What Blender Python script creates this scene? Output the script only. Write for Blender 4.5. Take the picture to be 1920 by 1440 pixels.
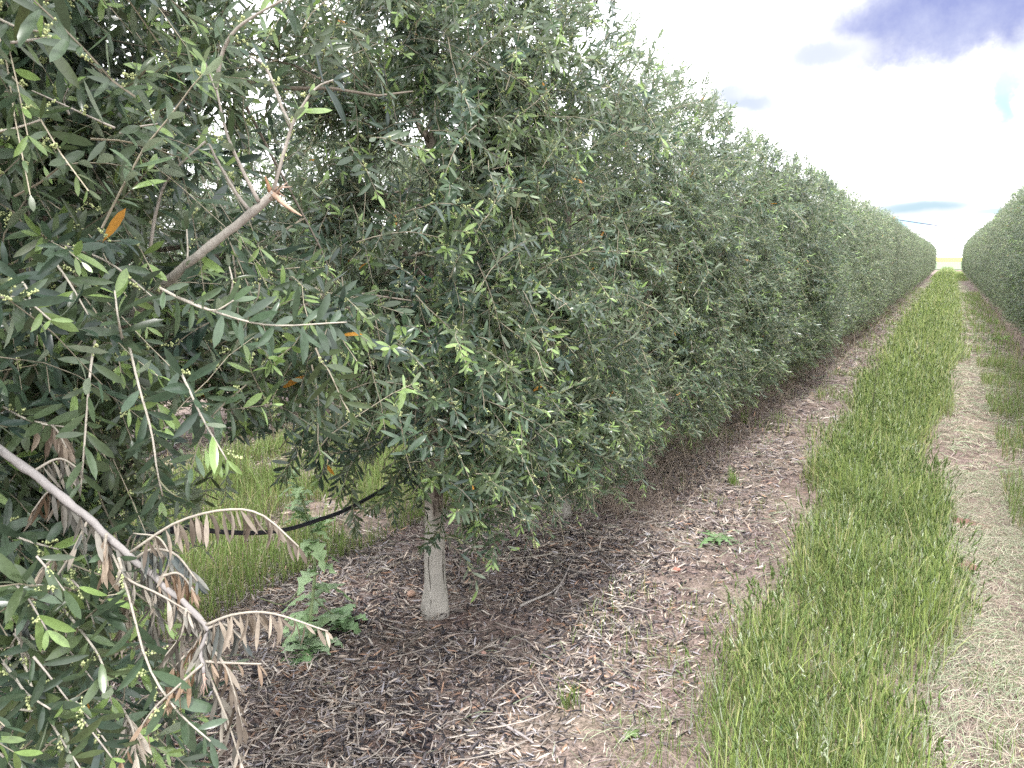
import bpy, math, random
import numpy as np
from mathutils import Vector, Matrix

for o in list(bpy.data.objects):
    bpy.data.objects.remove(o)
S = bpy.context.scene
COL = S.collection
R = math.radians

# ------------------------------------------------------------------ camera
PITCH, YAW, EYE = R(9.372), R(29.385), 1.6
cam_d = bpy.data.cameras.new('camera')
cam = bpy.data.objects.new('camera', cam_d)
COL.objects.link(cam)
cam.location = (0, 0, EYE)
cam.rotation_euler = (R(90) - PITCH, 0, YAW)
cam_d.sensor_width = 36
cam_d.lens = 1442 / 1920 * 36
cam_d.clip_start = 0.05
cam_d.clip_end = 8000
S.camera = cam
FW = np.array([-math.sin(YAW) * math.cos(PITCH), math.cos(YAW) * math.cos(PITCH), -math.sin(PITCH)])
RT = np.array([math.cos(YAW), math.sin(YAW), 0.0])
UP = np.cross(RT, FW)
EYEP = np.array([0, 0, EYE])


def ray(px, py):
    return FW + RT * (px - 960) / 1442 - UP * (py - 720) / 1442


def at(px, py, depth):
    """world point seen at photo pixel (px,py), depth metres in front of the lens"""
    return EYEP + ray(px, py) * depth


def atx(px, py, X):
    d = ray(px, py)
    return EYEP + d * (X / d[0])


def gnd(px, py):
    d = ray(px, py)
    return EYEP + d * (-EYE / d[2])


# ------------------------------------------------------------------ world, sun, exposure
SUN_DIR = Vector((0.14, -0.40, 0.90)).normalized()
SUN_EL = math.asin(SUN_DIR.z)
SUN_AZ = math.atan2(SUN_DIR.x, SUN_DIR.y)
wd = bpy.data.worlds.new("World")
S.world = wd
wd.use_nodes = True
nt = wd.node_tree
nt.nodes.clear()


def N(t, typ, **kw):
    n = t.nodes.new(typ)
    for k, v in kw.items():
        setattr(n, k, v)
    return n


def mth(t, op, a, b=None, c=None, clamp=False):
    n = N(t, 'ShaderNodeMath', operation=op)
    n.use_clamp = clamp
    for i, v in enumerate((a, b, c)):
        if v is None:
            continue
        if isinstance(v, (int, float)):
            n.inputs[i].default_value = v
        else:
            t.links.new(v, n.inputs[i])
    return n.outputs[0]


def mixc(t, fac, a, b):
    n = N(t, 'ShaderNodeMix', data_type='RGBA')
    for idx, v in ((0, fac), (6, a), (7, b)):
        if isinstance(v, (int, float)):
            n.inputs[idx].default_value = v
        elif isinstance(v, tuple):
            n.inputs[idx].default_value = (*v, 1) if len(v) == 3 else v
        else:
            t.links.new(v, n.inputs[idx])
    return n.outputs[2]


def noise(t, vec, scale, detail=4, rough=0.55, out=0, dist=0.0):
    n = N(t, 'ShaderNodeTexNoise')
    n.inputs['Scale'].default_value = scale
    n.inputs['Detail'].default_value = detail
    n.inputs['Roughness'].default_value = rough
    n.inputs['Distortion'].default_value = dist
    if vec is not None:
        t.links.new(vec, n.inputs['Vector'])
    return n.outputs[out]


def ramp(t, fac, stops):
    n = N(t, 'ShaderNodeValToRGB')
    e = n.color_ramp.elements
    while len(e) > 1:
        e.remove(e[-1])
    e[0].position, e[0].color = stops[0][0], (*stops[0][1], 1)
    for p, c in stops[1:]:
        q = e.new(p)
        q.color = (*c, 1)
    t.links.new(fac, n.inputs[0])
    return n.outputs[0]


WHITE = 1.85                       # radiance of the bright cloud deck
sky = N(nt, 'ShaderNodeTexSky', sky_type='NISHITA')
sky.sun_disc = False
sky.sun_elevation = SUN_EL
sky.sun_rotation = SUN_AZ
sky.air_density = 1.0
sky.dust_density = 1.5
tc = N(nt, 'ShaderNodeTexCoord')
gen = tc.outputs['Generated']
sep = N(nt, 'ShaderNodeSeparateXYZ')
nt.links.new(gen, sep.inputs[0])
az = mth(nt, 'ARCTAN2', sep.outputs[0], sep.outputs[1])
el = mth(nt, 'ARCSINE', sep.outputs[2])
w1 = noise(nt, gen, 5.0, 6, 0.6)
w2 = noise(nt, gen, 9.0, 6, 0.6)
w3 = noise(nt, gen, 22.0, 5, 0.65)
azw = mth(nt, 'ADD', az, mth(nt, 'MULTIPLY', mth(nt, 'SUBTRACT', w2, 0.5), 0.16))
elw = mth(nt, 'ADD', el, mth(nt, 'MULTIPLY', mth(nt, 'SUBTRACT', w3, 0.5), 0.07))


def sky_blob(azd, eld, ra, re, tilt=0.0, soft=0.5, warp=1.0):
    """soft elliptical patch of cloud, centre/radii in degrees of azimuth and elevation"""
    da = mth(nt, 'SUBTRACT', mth(nt, 'ADD', az, mth(nt, 'MULTIPLY', mth(nt, 'SUBTRACT', w2, 0.5), 0.16 * warp)), R(azd))
    de = mth(nt, 'SUBTRACT', mth(nt, 'ADD', el, mth(nt, 'MULTIPLY', mth(nt, 'SUBTRACT', w3, 0.5), 0.07 * warp)), R(eld))
    de = mth(nt, 'SUBTRACT', de, mth(nt, 'MULTIPLY', da, tilt))
    q = mth(nt, 'ADD', mth(nt, 'POWER', mth(nt, 'DIVIDE', mth(nt, 'ABSOLUTE', da), R(ra)), 2),
            mth(nt, 'POWER', mth(nt, 'DIVIDE', mth(nt, 'ABSOLUTE', de), R(re)), 2))
    n = N(nt, 'ShaderNodeMapRange', interpolation_type='SMOOTHSTEP')
    nt.links.new(q, n.inputs[0])
    n.inputs[1].default_value = 1.0 + soft
    n.inputs[2].default_value = 1.0 - soft
    n.inputs[3].default_value = 0
    n.inputs[4].default_value = 1
    return n.outputs[0]


base = mixc(nt, ramp(nt, w1, [(0.35, (0, 0, 0)), (0.6, (1, 1, 1))]),
            (WHITE * 9.3, WHITE * 9.4, WHITE * 10.0), (WHITE * 10, WHITE * 9.9, WHITE * 10.1))
# open blue between the clouds, high overhead and behind the photographer
gap = mth(nt, 'MULTIPLY', ramp(nt, noise(nt, gen, 2.3, 5, 0.6), [(0.52, (0, 0, 0)), (0.62, (1, 1, 1))]),
          ramp(nt, sep.outputs[2], [(0.42, (0, 0, 0)), (0.62, (1, 1, 1))]))
col = mixc(nt, gap, base, sky.outputs[0])
aqua = (3.0, 4.5, 4.4)
for args, c, f in (
        ((2.9, 9.8, .9, 1.9, 0.0, 0.6, 1.0), aqua, 0.9),
        ((3.6, 12.2, 1.5, .7, 0.0, 0.6, .4), aqua, 0.9),
        ((-13.3, 10.5, 2.2, .75, -0.2, 0.7, .4), (3.2, 3.6, 4.4), 0.96),
        ((-10.2, 11.3, 2.6, .35, 0.1, 0.7, .3), (5.2, 5.6, 6.6), 0.93),
        ((-1.9, 3.15, 2.6, 0.42, 0.03, 0.6, .12), (2.7, 3.6, 4.1), 0.97),
        ((2.2, 2.8, 1.4, 0.16, 0.03, 0.6, .08), (3.6, 4.9, 5.7), 0.95),
        ((-2.4, 2.3, 2.4, 0.36, 0.12, 0.7, .1), (4.6, 6.6, 7.3), 0.95),
        ((1.6, 15.4, 9.2, 3.1, 0.13, 0.38, .8), (2.2, 2.5, 4.5), 0.97),
        ((-8.3, 12.9, 2.2, .7, 0.1, 0.6, .5), (3.5, 3.8, 5.1), 0.9),
):
    a5 = args[5]
    hal = sky_blob(args[0], args[1], args[2] * 1.45, args[3] * 1.6, args[4], .95, args[6])
    col = mixc(nt, hal, col, (4.8, 4.9, 5.1))
    if c[2] < 4.7 and c[1] < 3:
        c = mixc(nt, ramp(nt, noise(nt, gen, 14.0, 6, .65), [(.38, (0, 0, 0)), (.66, (1, 1, 1))]), (1.6, 1.85, 3.5), (2.5, 2.75, 4.1))
    m = mth(nt, 'MULTIPLY', sky_blob(*args[:5], min(.9, a5 + .3), args[6]), f)
    col = mixc(nt, m, col, c)
bg = N(nt, 'ShaderNodeBackground')
bg.inputs[1].default_value = 0.1
nt.links.new(col, bg.inputs[0])
wo = N(nt, 'ShaderNodeOutputWorld')
nt.links.new(bg.outputs[0], wo.inputs[0])

sun_d = bpy.data.lights.new('sun', 'SUN')
sun_d.energy = 2.3
sun_d.angle = R(11)
sun_d.color = (1.0, 0.965, 0.93)
sun = bpy.data.objects.new('sun', sun_d)
COL.objects.link(sun)
sun.rotation_euler = SUN_DIR.to_track_quat('Z', 'Y').to_euler()
sun.location = (3, -3, 12)

S.view_settings.view_transform = 'Standard'
S.view_settings.look = 'None'
S.view_settings.gamma = 1
S.view_settings.exposure = 1.2
cy = S.cycles
cy.max_bounces = 6
cy.diffuse_bounces = 4
cy.glossy_bounces = 2
cy.transmission_bounces = 3
cy.use_denoising = False
wd.cycles.sampling_method = 'MANUAL'
wd.cycles.sample_map_resolution = 512

# ------------------------------------------------------------------ mesh helpers


def nrm(v):
    v = np.asarray(v, float)
    return v / (np.linalg.norm(v, axis=-1, keepdims=True) + 1e-12)


class MB:
    """collects vertices, faces and a colour per vertex; build() links ONE mesh object"""

    def __init__(self):
        self.V, self.L, self.T, self.C, self.n = [], [], [], [], 0

    def add(self, V, loops, totals, col):
        V = np.asarray(V, float).reshape(-1, 3)
        self.V.append(V)
        self.L.append(np.asarray(loops, np.int64).ravel() + self.n)
        self.T.append(np.asarray(totals, np.int64).ravel())
        c = np.asarray(col, float)
        if c.ndim == 1:
            c = np.tile(c[None, :3], (len(V), 1))
        self.C.append(c)
        self.n += len(V)

    def stamp(self, tpl, O, A, scale, col, shade=None):
        """place template (verts, faces) at origins O (m,3) with axes A (m,3,3: rows x,y,z) and scales (m,3)"""
        tv, tf = tpl
        m, n = len(O), len(tv)
        if m == 0:
            return
        sv = tv[None] * scale[:, None, :]
        W = O[:, None, :] + np.einsum('mnk,mkj->mnj', sv, A)
        lo = np.concatenate([np.array(f) for f in tf])
        to = np.array([len(f) for f in tf])
        loops = (lo[None] + (np.arange(m) * n)[:, None]).ravel()
        c = np.repeat(col, n, axis=0)
        if shade is not None:
            c = c * np.tile(shade, m)[:, None]
        self.add(W.reshape(-1, 3), loops, np.tile(to, m), c)

    def build(self, name, mat, parent=None, smooth=True, loc=None):
        V = np.concatenate(self.V)
        L = np.concatenate(self.L)
        T = np.concatenate(self.T)
        C = np.concatenate(self.C)
        if loc is not None:
            V = V - np.asarray(loc, float)
        me = bpy.data.meshes.new(name)
        me.vertices.add(len(V))
        me.vertices.foreach_set('co', V.astype(np.float32).ravel())
        me.loops.add(len(L))
        me.loops.foreach_set('vertex_index', L.astype(np.int32))
        me.polygons.add(len(T))
        st = np.concatenate([[0], np.cumsum(T)[:-1]]).astype(np.int32)
        me.polygons.foreach_set('loop_start', st)
        me.polygons.foreach_set('loop_total', T.astype(np.int32))
        me.polygons.foreach_set('use_smooth', np.full(len(T), smooth))
        a = me.color_attributes.new('Col', 'FLOAT_COLOR', 'POINT')
        a.data.foreach_set('color', np.concatenate([C, np.ones((len(C), 1))], 1).astype(np.float32).ravel())
        me.update(calc_edges=True)
        me.materials.append(mat)
        o = bpy.data.objects.new(name, me)
        COL.objects.link(o)
        if parent is not None:
            o.parent = parent
        elif loc is not None:
            o.location = loc
        return o


def frames(P):
    """parallel-transport-ish frames along paths P (m,k,3)"""
    T = np.gradient(P, axis=1)
    T = nrm(T)
    ref = np.where(np.abs(T[:, :1, 2:3]) > 0.85, np.array([1.0, 0, 0]), np.array([0, 0, 1.0]))
    ref = np.broadcast_to(ref, T.shape)
    X = nrm(np.cross(T, ref))
    Y = np.cross(T, X)
    return T, X, Y


def tubes(mb, P, rad, sides, col, lump=0.0, rng=None):
    """P (m,k,3), rad (m,k) -> tubes with closed ends"""
    P = np.asarray(P, float)
    if P.ndim == 2:
        P = P[None]
    m, k, _ = P.shape
    rad = np.broadcast_to(rad, (m, k)).astype(float)
    T, X, Y = frames(P)
    a = np.arange(sides) * 2 * np.pi / sides
    r = rad[:, :, None] * np.ones(sides)
    if lump and rng is not None:
        r = r * (1 + lump * rng.standard_normal(r.shape))
    V = P[:, :, None] + r[..., None] * (np.cos(a)[None, None, :, None] * X[:, :, None] + np.sin(a)[None, None, :, None] * Y[:, :, None])
    V = V.reshape(m, k * sides, 3)
    i = np.arange(k - 1)[:, None] * sides
    j = np.arange(sides)[None]
    j2 = (j + 1) % sides
    q = np.stack([i + j, i + j2, i + sides + j2, i + sides + j], -1).reshape(-1, 4)[:, ::-1]
    caps = np.stack([np.arange(sides), (k - 1) * sides + np.arange(sides)[::-1]])
    one = np.concatenate([q.ravel(), caps.ravel()])
    tot = np.concatenate([np.full(len(q), 4), [sides, sides]])
    loops = (one[None] + (np.arange(m) * k * sides)[:, None]).ravel()
    col = np.asarray(col, float)
    if col.ndim == 2 and len(col) == m:
        col = np.repeat(col, k * sides, axis=0)
    mb.add(V.reshape(-1, 3), loops, np.tile(tot, m), col)


def spline(pts, n):
    pts = np.asarray(pts, float)
    p = np.concatenate([[2 * pts[0] - pts[1]], pts, [2 * pts[-1] - pts[-2]]])
    out = []
    ts = np.linspace(0, len(pts) - 1, n)
    for t in ts:
        i = min(int(t), len(pts) - 2)
        u = t - i
        a, b, c, d = p[i], p[i + 1], p[i + 2], p[i + 3]
        out.append(0.5 * ((2 * b) + (c - a) * u + (2 * a - 5 * b + 4 * c - d) * u * u + (3 * b - a - 3 * c + d) * u ** 3))
    return np.array(out)


def interp_path(P, t):
    """P (m,k,3), t (m,n) in 0..1 -> points (m,n,3), tangents"""
    m, k, _ = P.shape
    f = np.clip(t, 0, 1) * (k - 1)
    i = np.minimum(f.astype(int), k - 2)
    u = (f - i)[..., None]
    mi = np.arange(m)[:, None]
    a, b = P[mi, i], P[mi, i + 1]
    return a + (b - a) * u, nrm(b - a)


def leaf_template(ts, ws, droop=0.16, fold=0.22, cup=0.0):
    k = len(ts)
    mid = [(0, t, -droop * t * t) for t in ts]
    side = [(w, t, -droop * t * t + fold * w * 0.11) for t, w in zip(ts[1:-1], ws[1:-1])]
    s = len(side)
    V = mid + [(-x, y, z) for x, y, z in side] + side
    l0, r0 = k, k + s
    F = [(0, 1, l0)] + [(j + 1, j + 2, l0 + j + 1, l0 + j) for j in range(s - 1)] + [(k - 2, k - 1, l0 + s - 1)]
    F += [(0, r0, 1)] + [(j + 1, r0 + j, r0 + j + 1, j + 2) for j in range(s - 1)] + [(k - 2, r0 + s - 1, k - 1)]
    return np.array(V, float), F


LEAF0 = leaf_template([-0.07, 0.04, 0.28, 0.55, 0.8, 1.0], [0, .16, .80, 1.0, .78, 0])
LEAF1 = leaf_template([0, .32, .72, 1.0], [0, .9, .8, 0])
LEAF2 = (np.array([(0, 0, 0), (-1, .48, .02), (1, .48, .02), (0, 1, -.12)], float), [(0, 3, 1), (0, 2, 3)])
OCTA = (np.array([(1, 0, 0), (-1, 0, 0), (0, 1, 0), (0, -1, 0), (0, 0, 1), (0, 0, -1)], float),
        [(0, 2, 4), (2, 1, 4), (1, 3, 4), (3, 0, 4), (2, 0, 5), (1, 2, 5), (3, 1, 5), (0, 3, 5)])

DARK = np.array([0.068, 0.104, 0.058])
YOUNG = np.array([0.23, 0.34, 0.115])


def leafy(mb, P, rng, pitch=0.02, L0=0.055, lod=LEAF0, t0=0.12, openang=52, keep=None, palette='olive', young=0.35,
          wid=0.112, hang=0.0, buds=None, bud_rate=0.0, upbias=0.55, fdir=(.45, -.35), cream=0.0):
    P = np.asarray(P, float)
    if P.ndim == 2:
        P = P[None]
    m = len(P)
    Ltot = np.linalg.norm(np.diff(P, axis=1), axis=2).sum(1)
    n = int(max(3, round(Ltot.mean() / pitch)))
    t = t0 + (1 - t0) * (np.arange(n) + rng.uniform(-.3, .3, (m, n))) / (n - 1)
    t = np.clip(t, 0, 1)
    Q, T = interp_path(P, t)
    ref = nrm(rng.standard_normal((m, 1, 3)))
    X = nrm(np.cross(T, ref))
    Y = np.cross(T, X)
    phi = rng.uniform(0, 6.28, (m, 1)) + (np.arange(n) % 2) * (np.pi / 2) + rng.normal(0, .3, (m, n))
    tipf = np.clip((t - 0.8) / 0.2, 0, 1)
    tone = rng.normal(1, .18, (m, 1)) * np.ones((m, n))
    hue = rng.normal(0, 1, (m, 1)) * np.ones((m, n))
    yshoot = (rng.random((m, 1)) < young)
    for s in (0, 1):
        p = phi + s * np.pi
        Rd = np.cos(p)[..., None] * X + np.sin(p)[..., None] * Y
        a = np.radians(openang + rng.normal(0, 13, (m, n)) - 24 * tipf)
        d = T * np.cos(a)[..., None] + Rd * np.sin(a)[..., None]
        d = d + np.array([0, 0, -1]) * (hang + rng.uniform(0, .18, (m, n)))[..., None]
        d = nrm(d + rng.normal(0, .10, (m, n, 3)))
        fb = np.array([fdir[0], fdir[1], 0]) if fdir != 'x' else np.sign(Q[..., :1]) * np.array([.5, 0, 0])
        nz = .8 * T + np.array([0, 0, upbias]) + fb + rng.normal(0, .30, (m, n, 3))
        nz = nrm(nz - (nz * d).sum(-1, keepdims=True) * d)
        sx = np.cross(d, nz)
        A = np.stack([sx, d, nz], -2)
        Lf = L0 * rng.uniform(.62, 1.18, (m, n)) * (1 - .45 * tipf) * (0.75 + .25 * np.clip(t * 4, 0, 1))
        W = wid * Lf * rng.uniform(.8, 1.15, (m, n)) * (1 + .25 * tipf)
        sc = np.stack([W, Lf, Lf * (rng.uniform(-.4, 1.9, (m, n)) if palette == 'olive' else rng.uniform(-1.2, 2.6, (m, n)))], -1)
        if palette == 'olive':
            isy = yshoot & (t > rng.uniform(.70, .9, (m, 1)))
            c = DARK * tone[..., None] * rng.uniform(.72, 1.35, (m, n, 1))
            c = c + np.array([.012, .012, -.002]) * np.clip(hue, -1.2, 1.8)[..., None]
            c = np.where(isy[..., None], YOUNG * rng.uniform(.65, 1.15, (m, n, 1)), c)
            if cream:
                cr = rng.random((m, n)) < cream
                c = np.where(cr[..., None], np.array([.36, .40, .22]) * rng.uniform(.7, 1.2, (m, n, 1)), c)
                sc = np.where(cr[..., None], sc * np.array([1.2, .45, .6]), sc)
            orange = rng.random((m, n)) < 0.0014
            c = np.where(orange[..., None], np.array([.50, .25, .05]) * rng.uniform(.5, 1.2, (m, n, 1)), c)
        elif palette == 'dry':
            c = np.array([.215, .19, .155]) * rng.uniform(.45, 1.6, (m, n, 1)) * tone[..., None]
            c = c + np.array([.02, 0, -.01]) * hue[..., None]
        c = np.clip(c, .004, .9)
        ok = rng.random((m, n)) < 0.93
        if keep is not None:
            ok &= keep(Q)
        mb.stamp(lod, Q[ok], A[ok], sc[ok], c[ok])
    if buds is not None and bud_rate > 0:
        sel = (rng.random((m, n)) < bud_rate) & (t < .95)
        if keep is not None:
            sel &= keep(Q)
        B = Q[sel]
        if len(B):
            Td = T[sel]
            q = len(B)
            ax = nrm(Td * .6 + rng.standard_normal((q, 3)) * .7 + np.array([0, 0, .1]))
            ln = rng.uniform(.014, .034, q)
            st = np.stack([B, B + ax * ln[:, None] * .5, B + ax * ln[:, None]], 1)
            tubes(buds, st, 0.0005, 3, (.30, .36, .16))
            nb = 13
            u = rng.uniform(.25, 1.1, (q, nb, 1))
            off = nrm(rng.standard_normal((q, nb, 3))) * rng.uniform(.002, .009, (q, nb, 1)) * (1.25 - u)
            O = (B[:, None] + ax[:, None] * ln[:, None, None] * u + off).reshape(-1, 3)
            r = rng.uniform(.0014, .0026, len(O))
            A = np.broadcast_to(np.eye(3), (len(O), 3, 3))
            cc = np.array([.50, .56, .27]) * rng.uniform(.7, 1.2, (len(O), 1))
            buds.stamp(OCTA, O, A, np.repeat(r[:, None], 3, 1), cc)


# ------------------------------------------------------------------ materials


def material(name):
    m = bpy.data.materials.new(name)
    m.use_nodes = True
    t = m.node_tree
    t.nodes.clear()
    out = N(t, 'ShaderNodeOutputMaterial')
    return m, t, out


def leaf_material(name, under, rough=0.27, trans=0.22, under_mix=0.85, spec=0.5, vein=False):
    m, t, out = material(name)
    vc = N(t, 'ShaderNodeVertexColor', layer_name='Col')
    geo = N(t, 'ShaderNodeNewGeometry')
    tcn = N(t, 'ShaderNodeTexCoord')
    nz = noise(t, tcn.outputs['Object'], 160, 3, .6)
    c = mixc(t, mth(t, 'MULTIPLY', geo.outputs['Backfacing'], under_mix), vc.outputs[0], under)
    hs = N(t, 'ShaderNodeHueSaturation')
    oi = N(t, 'ShaderNodeObjectInfo')
    val = mth(t, 'MULTIPLY', mth(t, 'MULTIPLY_ADD', nz, .7, .65), mth(t, 'MULTIPLY_ADD', oi.outputs['Random'], .30, .85))
    t.links.new(val, hs.inputs['Value'])
    t.links.new(c, hs.inputs['Color'])
    c = hs.outputs[0]
    p = N(t, 'ShaderNodeBsdfPrincipled')
    t.links.new(c, p.inputs['Base Color'])
    t.links.new(mth(t, 'MULTIPLY_ADD', geo.outputs['Backfacing'], .3, rough), p.inputs['Roughness'])
    p.inputs['Specular IOR Level'].default_value = spec
    if trans > 0:
        tr = N(t, 'ShaderNodeBsdfTranslucent')
        h2 = N(t, 'ShaderNodeHueSaturation')
        h2.inputs['Value'].default_value = 1.6
        h2.inputs['Saturation'].default_value = 1.15
        t.links.new(c, h2.inputs['Color'])
        t.links.new(h2.outputs[0], tr.inputs[0])
        mx = N(t, 'ShaderNodeMixShader')
        mx.inputs[0].default_value = trans
        t.links.new(p.outputs[0], mx.inputs[1])
        t.links.new(tr.outputs[0], mx.inputs[2])
        t.links.new(mx.outputs[0], out.inputs[0])
    else:
        t.links.new(p.outputs[0], out.inputs[0])
    return m


def vc_material(name, rough=0.8, nscale=60, amp=.5, bump=0.0, stretch=None, spec=.3, trans=0.0):
    m, t, out = material(name)
    vc = N(t, 'ShaderNodeVertexColor', layer_name='Col')
    tcn = N(t, 'ShaderNodeTexCoord')
    vec = tcn.outputs['Object']
    if stretch:
        mp = N(t, 'ShaderNodeMapping')
        mp.inputs['Scale'].default_value = stretch
        t.links.new(vec, mp.inputs[0])
        vec = mp.outputs[0]
    nz = noise(t, vec, nscale, 5, .65)
    hs = N(t, 'ShaderNodeHueSaturation')
    t.links.new(mth(t, 'MULTIPLY_ADD', nz, amp * 2, 1 - amp), hs.inputs['Value'])
    t.links.new(vc.outputs[0], hs.inputs['Color'])
    p = N(t, 'ShaderNodeBsdfPrincipled')
    t.links.new(hs.outputs[0], p.inputs['Base Color'])
    p.inputs['Roughness'].default_value = rough
    p.inputs['Specular IOR Level'].default_value = spec
    if bump:
        b = N(t, 'ShaderNodeBump')
        b.inputs['Strength'].default_value = bump
        b.inputs['Distance'].default_value = 0.01
        t.links.new(nz, b.inputs['Height'])
        t.links.new(b.outputs[0], p.inputs['Normal'])
    last = p.outputs[0]
    if trans:
        tr = N(t, 'ShaderNodeBsdfTranslucent')
        t.links.new(hs.outputs[0], tr.inputs[0])
        mx = N(t, 'ShaderNodeMixShader')
        mx.inputs[0].default_value = trans
        t.links.new(last, mx.inputs[1])
        t.links.new(tr.outputs[0], mx.inputs[2])
        last = mx.outputs[0]
    t.links.new(last, out.inputs[0])
    return m


M_LEAF = leaf_material('olive_leaf', (.23, .275, .195), under_mix=.8)
M_DRY = leaf_material('dry_leaf', (.25, .22, .18), rough=.6, trans=.12, spec=.3)
M_WEED = leaf_material('weed_leaf', (.14, .24, .10), rough=.5, trans=.25, under_mix=.6)
M_TWIG = vc_material('twig_bark', .75, 90, .35, .3)
M_BARK = vc_material('olive_bark', .85, 26, .36, .8, (1, 1, .4))
M_BUD = vc_material('flower_bud', .6, 100, .15, trans=.15)
M_GRASS = vc_material('grass_blade', .5, 3, .22, trans=.35, spec=.35)
M_STRAW = vc_material('straw', .7, 25, .25, trans=.1, spec=.3)
M_LITTER = vc_material('leaf_litter', .62, 45, .35, trans=.0, spec=.35)
M_STONE = vc_material('stone', .85, 40, .35, .5)
M_HOSE = vc_material('black_hose', .42, 30, .2, .05, spec=.45)
M_TIE = vc_material('green_tape', .4, 30, .15)
M_WIRE = vc_material('wire', .5, 3, .1)


def ground_material():
    m, t, out = material('soil')
    tcn = N(t, 'ShaderNodeTexCoord')
    v = tcn.outputs['Object']
    sp = N(t, 'ShaderNodeSeparateXYZ')
    t.links.new(v, sp.inputs[0])
    n1 = noise(t, v, 1.6, 5, .6)
    n2 = noise(t, v, 14, 6, .65)
    n3 = noise(t, v, 90, 4, .7)
    soil = ramp(t, n2, [(.28, (.085, .058, .050)), (.5, (.225, .165, .15)), (.72, (.34, .262, .245))])
    speck = ramp(t, n3, [(.42, (.35, .35, .35)), (.55, (1, 1, 1)), (.72, (1.5, 1.45, 1.35))])
    mul = N(t, 'ShaderNodeMix', data_type='RGBA', blend_type='MULTIPLY')
    mul.inputs[0].default_value = 1
    t.links.new(soil, mul.inputs[6])
    t.links.new(speck, mul.inputs[7])
    c = mul.outputs[2]
    # straw lying along the wheel tracks and thin green cover further off
    straw = ramp(t, n3, [(.3, (.14, .12, .085)), (.6, (.36, .31, .235)), (.8, (.48, .43, .34))])
    c = mixc(t, mth(t, 'MULTIPLY', ramp(t, n1, [(.40, (0, 0, 0)), (.62, (1, 1, 1))]), .45), c, straw)
    green = ramp(t, n3, [(.3, (.05, .085, .025)), (.7, (.15, .21, .07))])
    far = N(t, 'ShaderNodeMapRange')
    t.links.new(sp.outputs[1], far.inputs[0])
    far.inputs[1].default_value = 14
    far.inputs[2].default_value = 55
    strip = N(t, 'ShaderNodeMapRange')
    t.links.new(mth(t, 'ABSOLUTE', mth(t, 'ADD', sp.outputs[0], .25)), strip.inputs[0])
    strip.inputs[1].default_value = 1.1
    strip.inputs[2].default_value = .75
    c = mixc(t, mth(t, 'MULTIPLY', mth(t, 'MULTIPLY', far.outputs[0], strip.outputs[0]), .7), c, green)
    p = N(t, 'ShaderNodeBsdfPrincipled')
    t.links.new(c, p.inputs['Base Color'])
    p.inputs['Roughness'].default_value = .9
    p.inputs['Specular IOR Level'].default_value = .2
    b = N(t, 'ShaderNodeBump')
    b.inputs['Strength'].default_value = .9
    b.inputs['Distance'].default_value = .012
    t.links.new(mth(t, 'ADD', n2, mth(t, 'MULTIPLY', n3, .5)), b.inputs['Height'])
    t.links.new(b.outputs[0], p.inputs['Normal'])
    t.links.new(p.outputs[0], out.inputs[0])
    return m


def field_material(name, a, b, scale):
    m, t, out = material(name)
    tcn = N(t, 'ShaderNodeTexCoord')
    mp = N(t, 'ShaderNodeMapping')
    mp.inputs['Scale'].default_value = (.2, 1, 1)
    t.links.new(tcn.outputs['Object'], mp.inputs[0])
    n1 = noise(t, mp.outputs[0], scale, 6, .7)
    c = ramp(t, n1, [(.35, a), (.65, b)])
    p = N(t, 'ShaderNodeBsdfPrincipled')
    t.links.new(c, p.inputs['Base Color'])
    p.inputs['Roughness'].default_value = .95
    p.inputs['Specular IOR Level'].default_value = .1
    t.links.new(p.outputs[0], out.inputs[0])
    return m


# ------------------------------------------------------------------ the ground
def gh(x, y):
    x = np.asarray(x, float)
    y = np.asarray(y, float)
    h = .012 * np.sin(3.1 * x + 1.7 * y) + .009 * np.sin(5.3 * x - 4.1 * y + 1) + .006 * np.sin(11 * x + 7 * y) + .004 * np.sin(19 * x - 23 * y)
    h = h + .03 * np.exp(-((x + .25) / .5) ** 2) - .02 * np.exp(-((x - .45) / .25) ** 2) - .015 * np.exp(-((x + .95) / .22) ** 2)
    fade = np.clip((60 - np.hypot(x, y)) / 40, 0, 1)
    return h * fade


def steps(segs):
    out = []
    for a, b, d in segs:
        out += list(np.arange(a, b, d))
    return np.array(out + [segs[-1][1]])


gx = steps([(-3000, -300, 900), (-300, -40, 65), (-40, -9, 3.1), (-9, 3.5, .09), (3.5, 40, 3.65), (40, 300, 65), (300, 3000, 900)])
gy = steps([(-600, -30, 190), (-30, -2, 4), (-2, 16, .09), (16, 60, 1.1), (60, 400, 34), (400, 5000, 460)])
GX, GY = np.meshgrid(gx, gy, indexing='ij')
gv = np.stack([GX, GY, gh(GX, GY)], -1).reshape(-1, 3)
nx, ny = len(gx), len(gy)
I, J = np.meshgrid(np.arange(nx - 1), np.arange(ny - 1), indexing='ij')
q = np.stack([I * ny + J, (I + 1) * ny + J, (I + 1) * ny + J + 1, I * ny + J + 1], -1).reshape(-1, 4)
mb = MB()
mb.add(gv, q, np.full(len(q), 4), (.2, .14, .1))
g = mb.build('ground', ground_material())
g['kind'] = 'structure'


def sheet(name, x0, x1, y0, y1, z, mat):
    mb = MB()
    mb.add([(x0, y0, z), (x1, y0, z), (x1, y1, z), (x0, y1, z)], [0, 1, 2, 3], [4], (.5, .5, .5))
    o = mb.build(name, mat)
    o['kind'] = 'structure'
    return o


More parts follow.
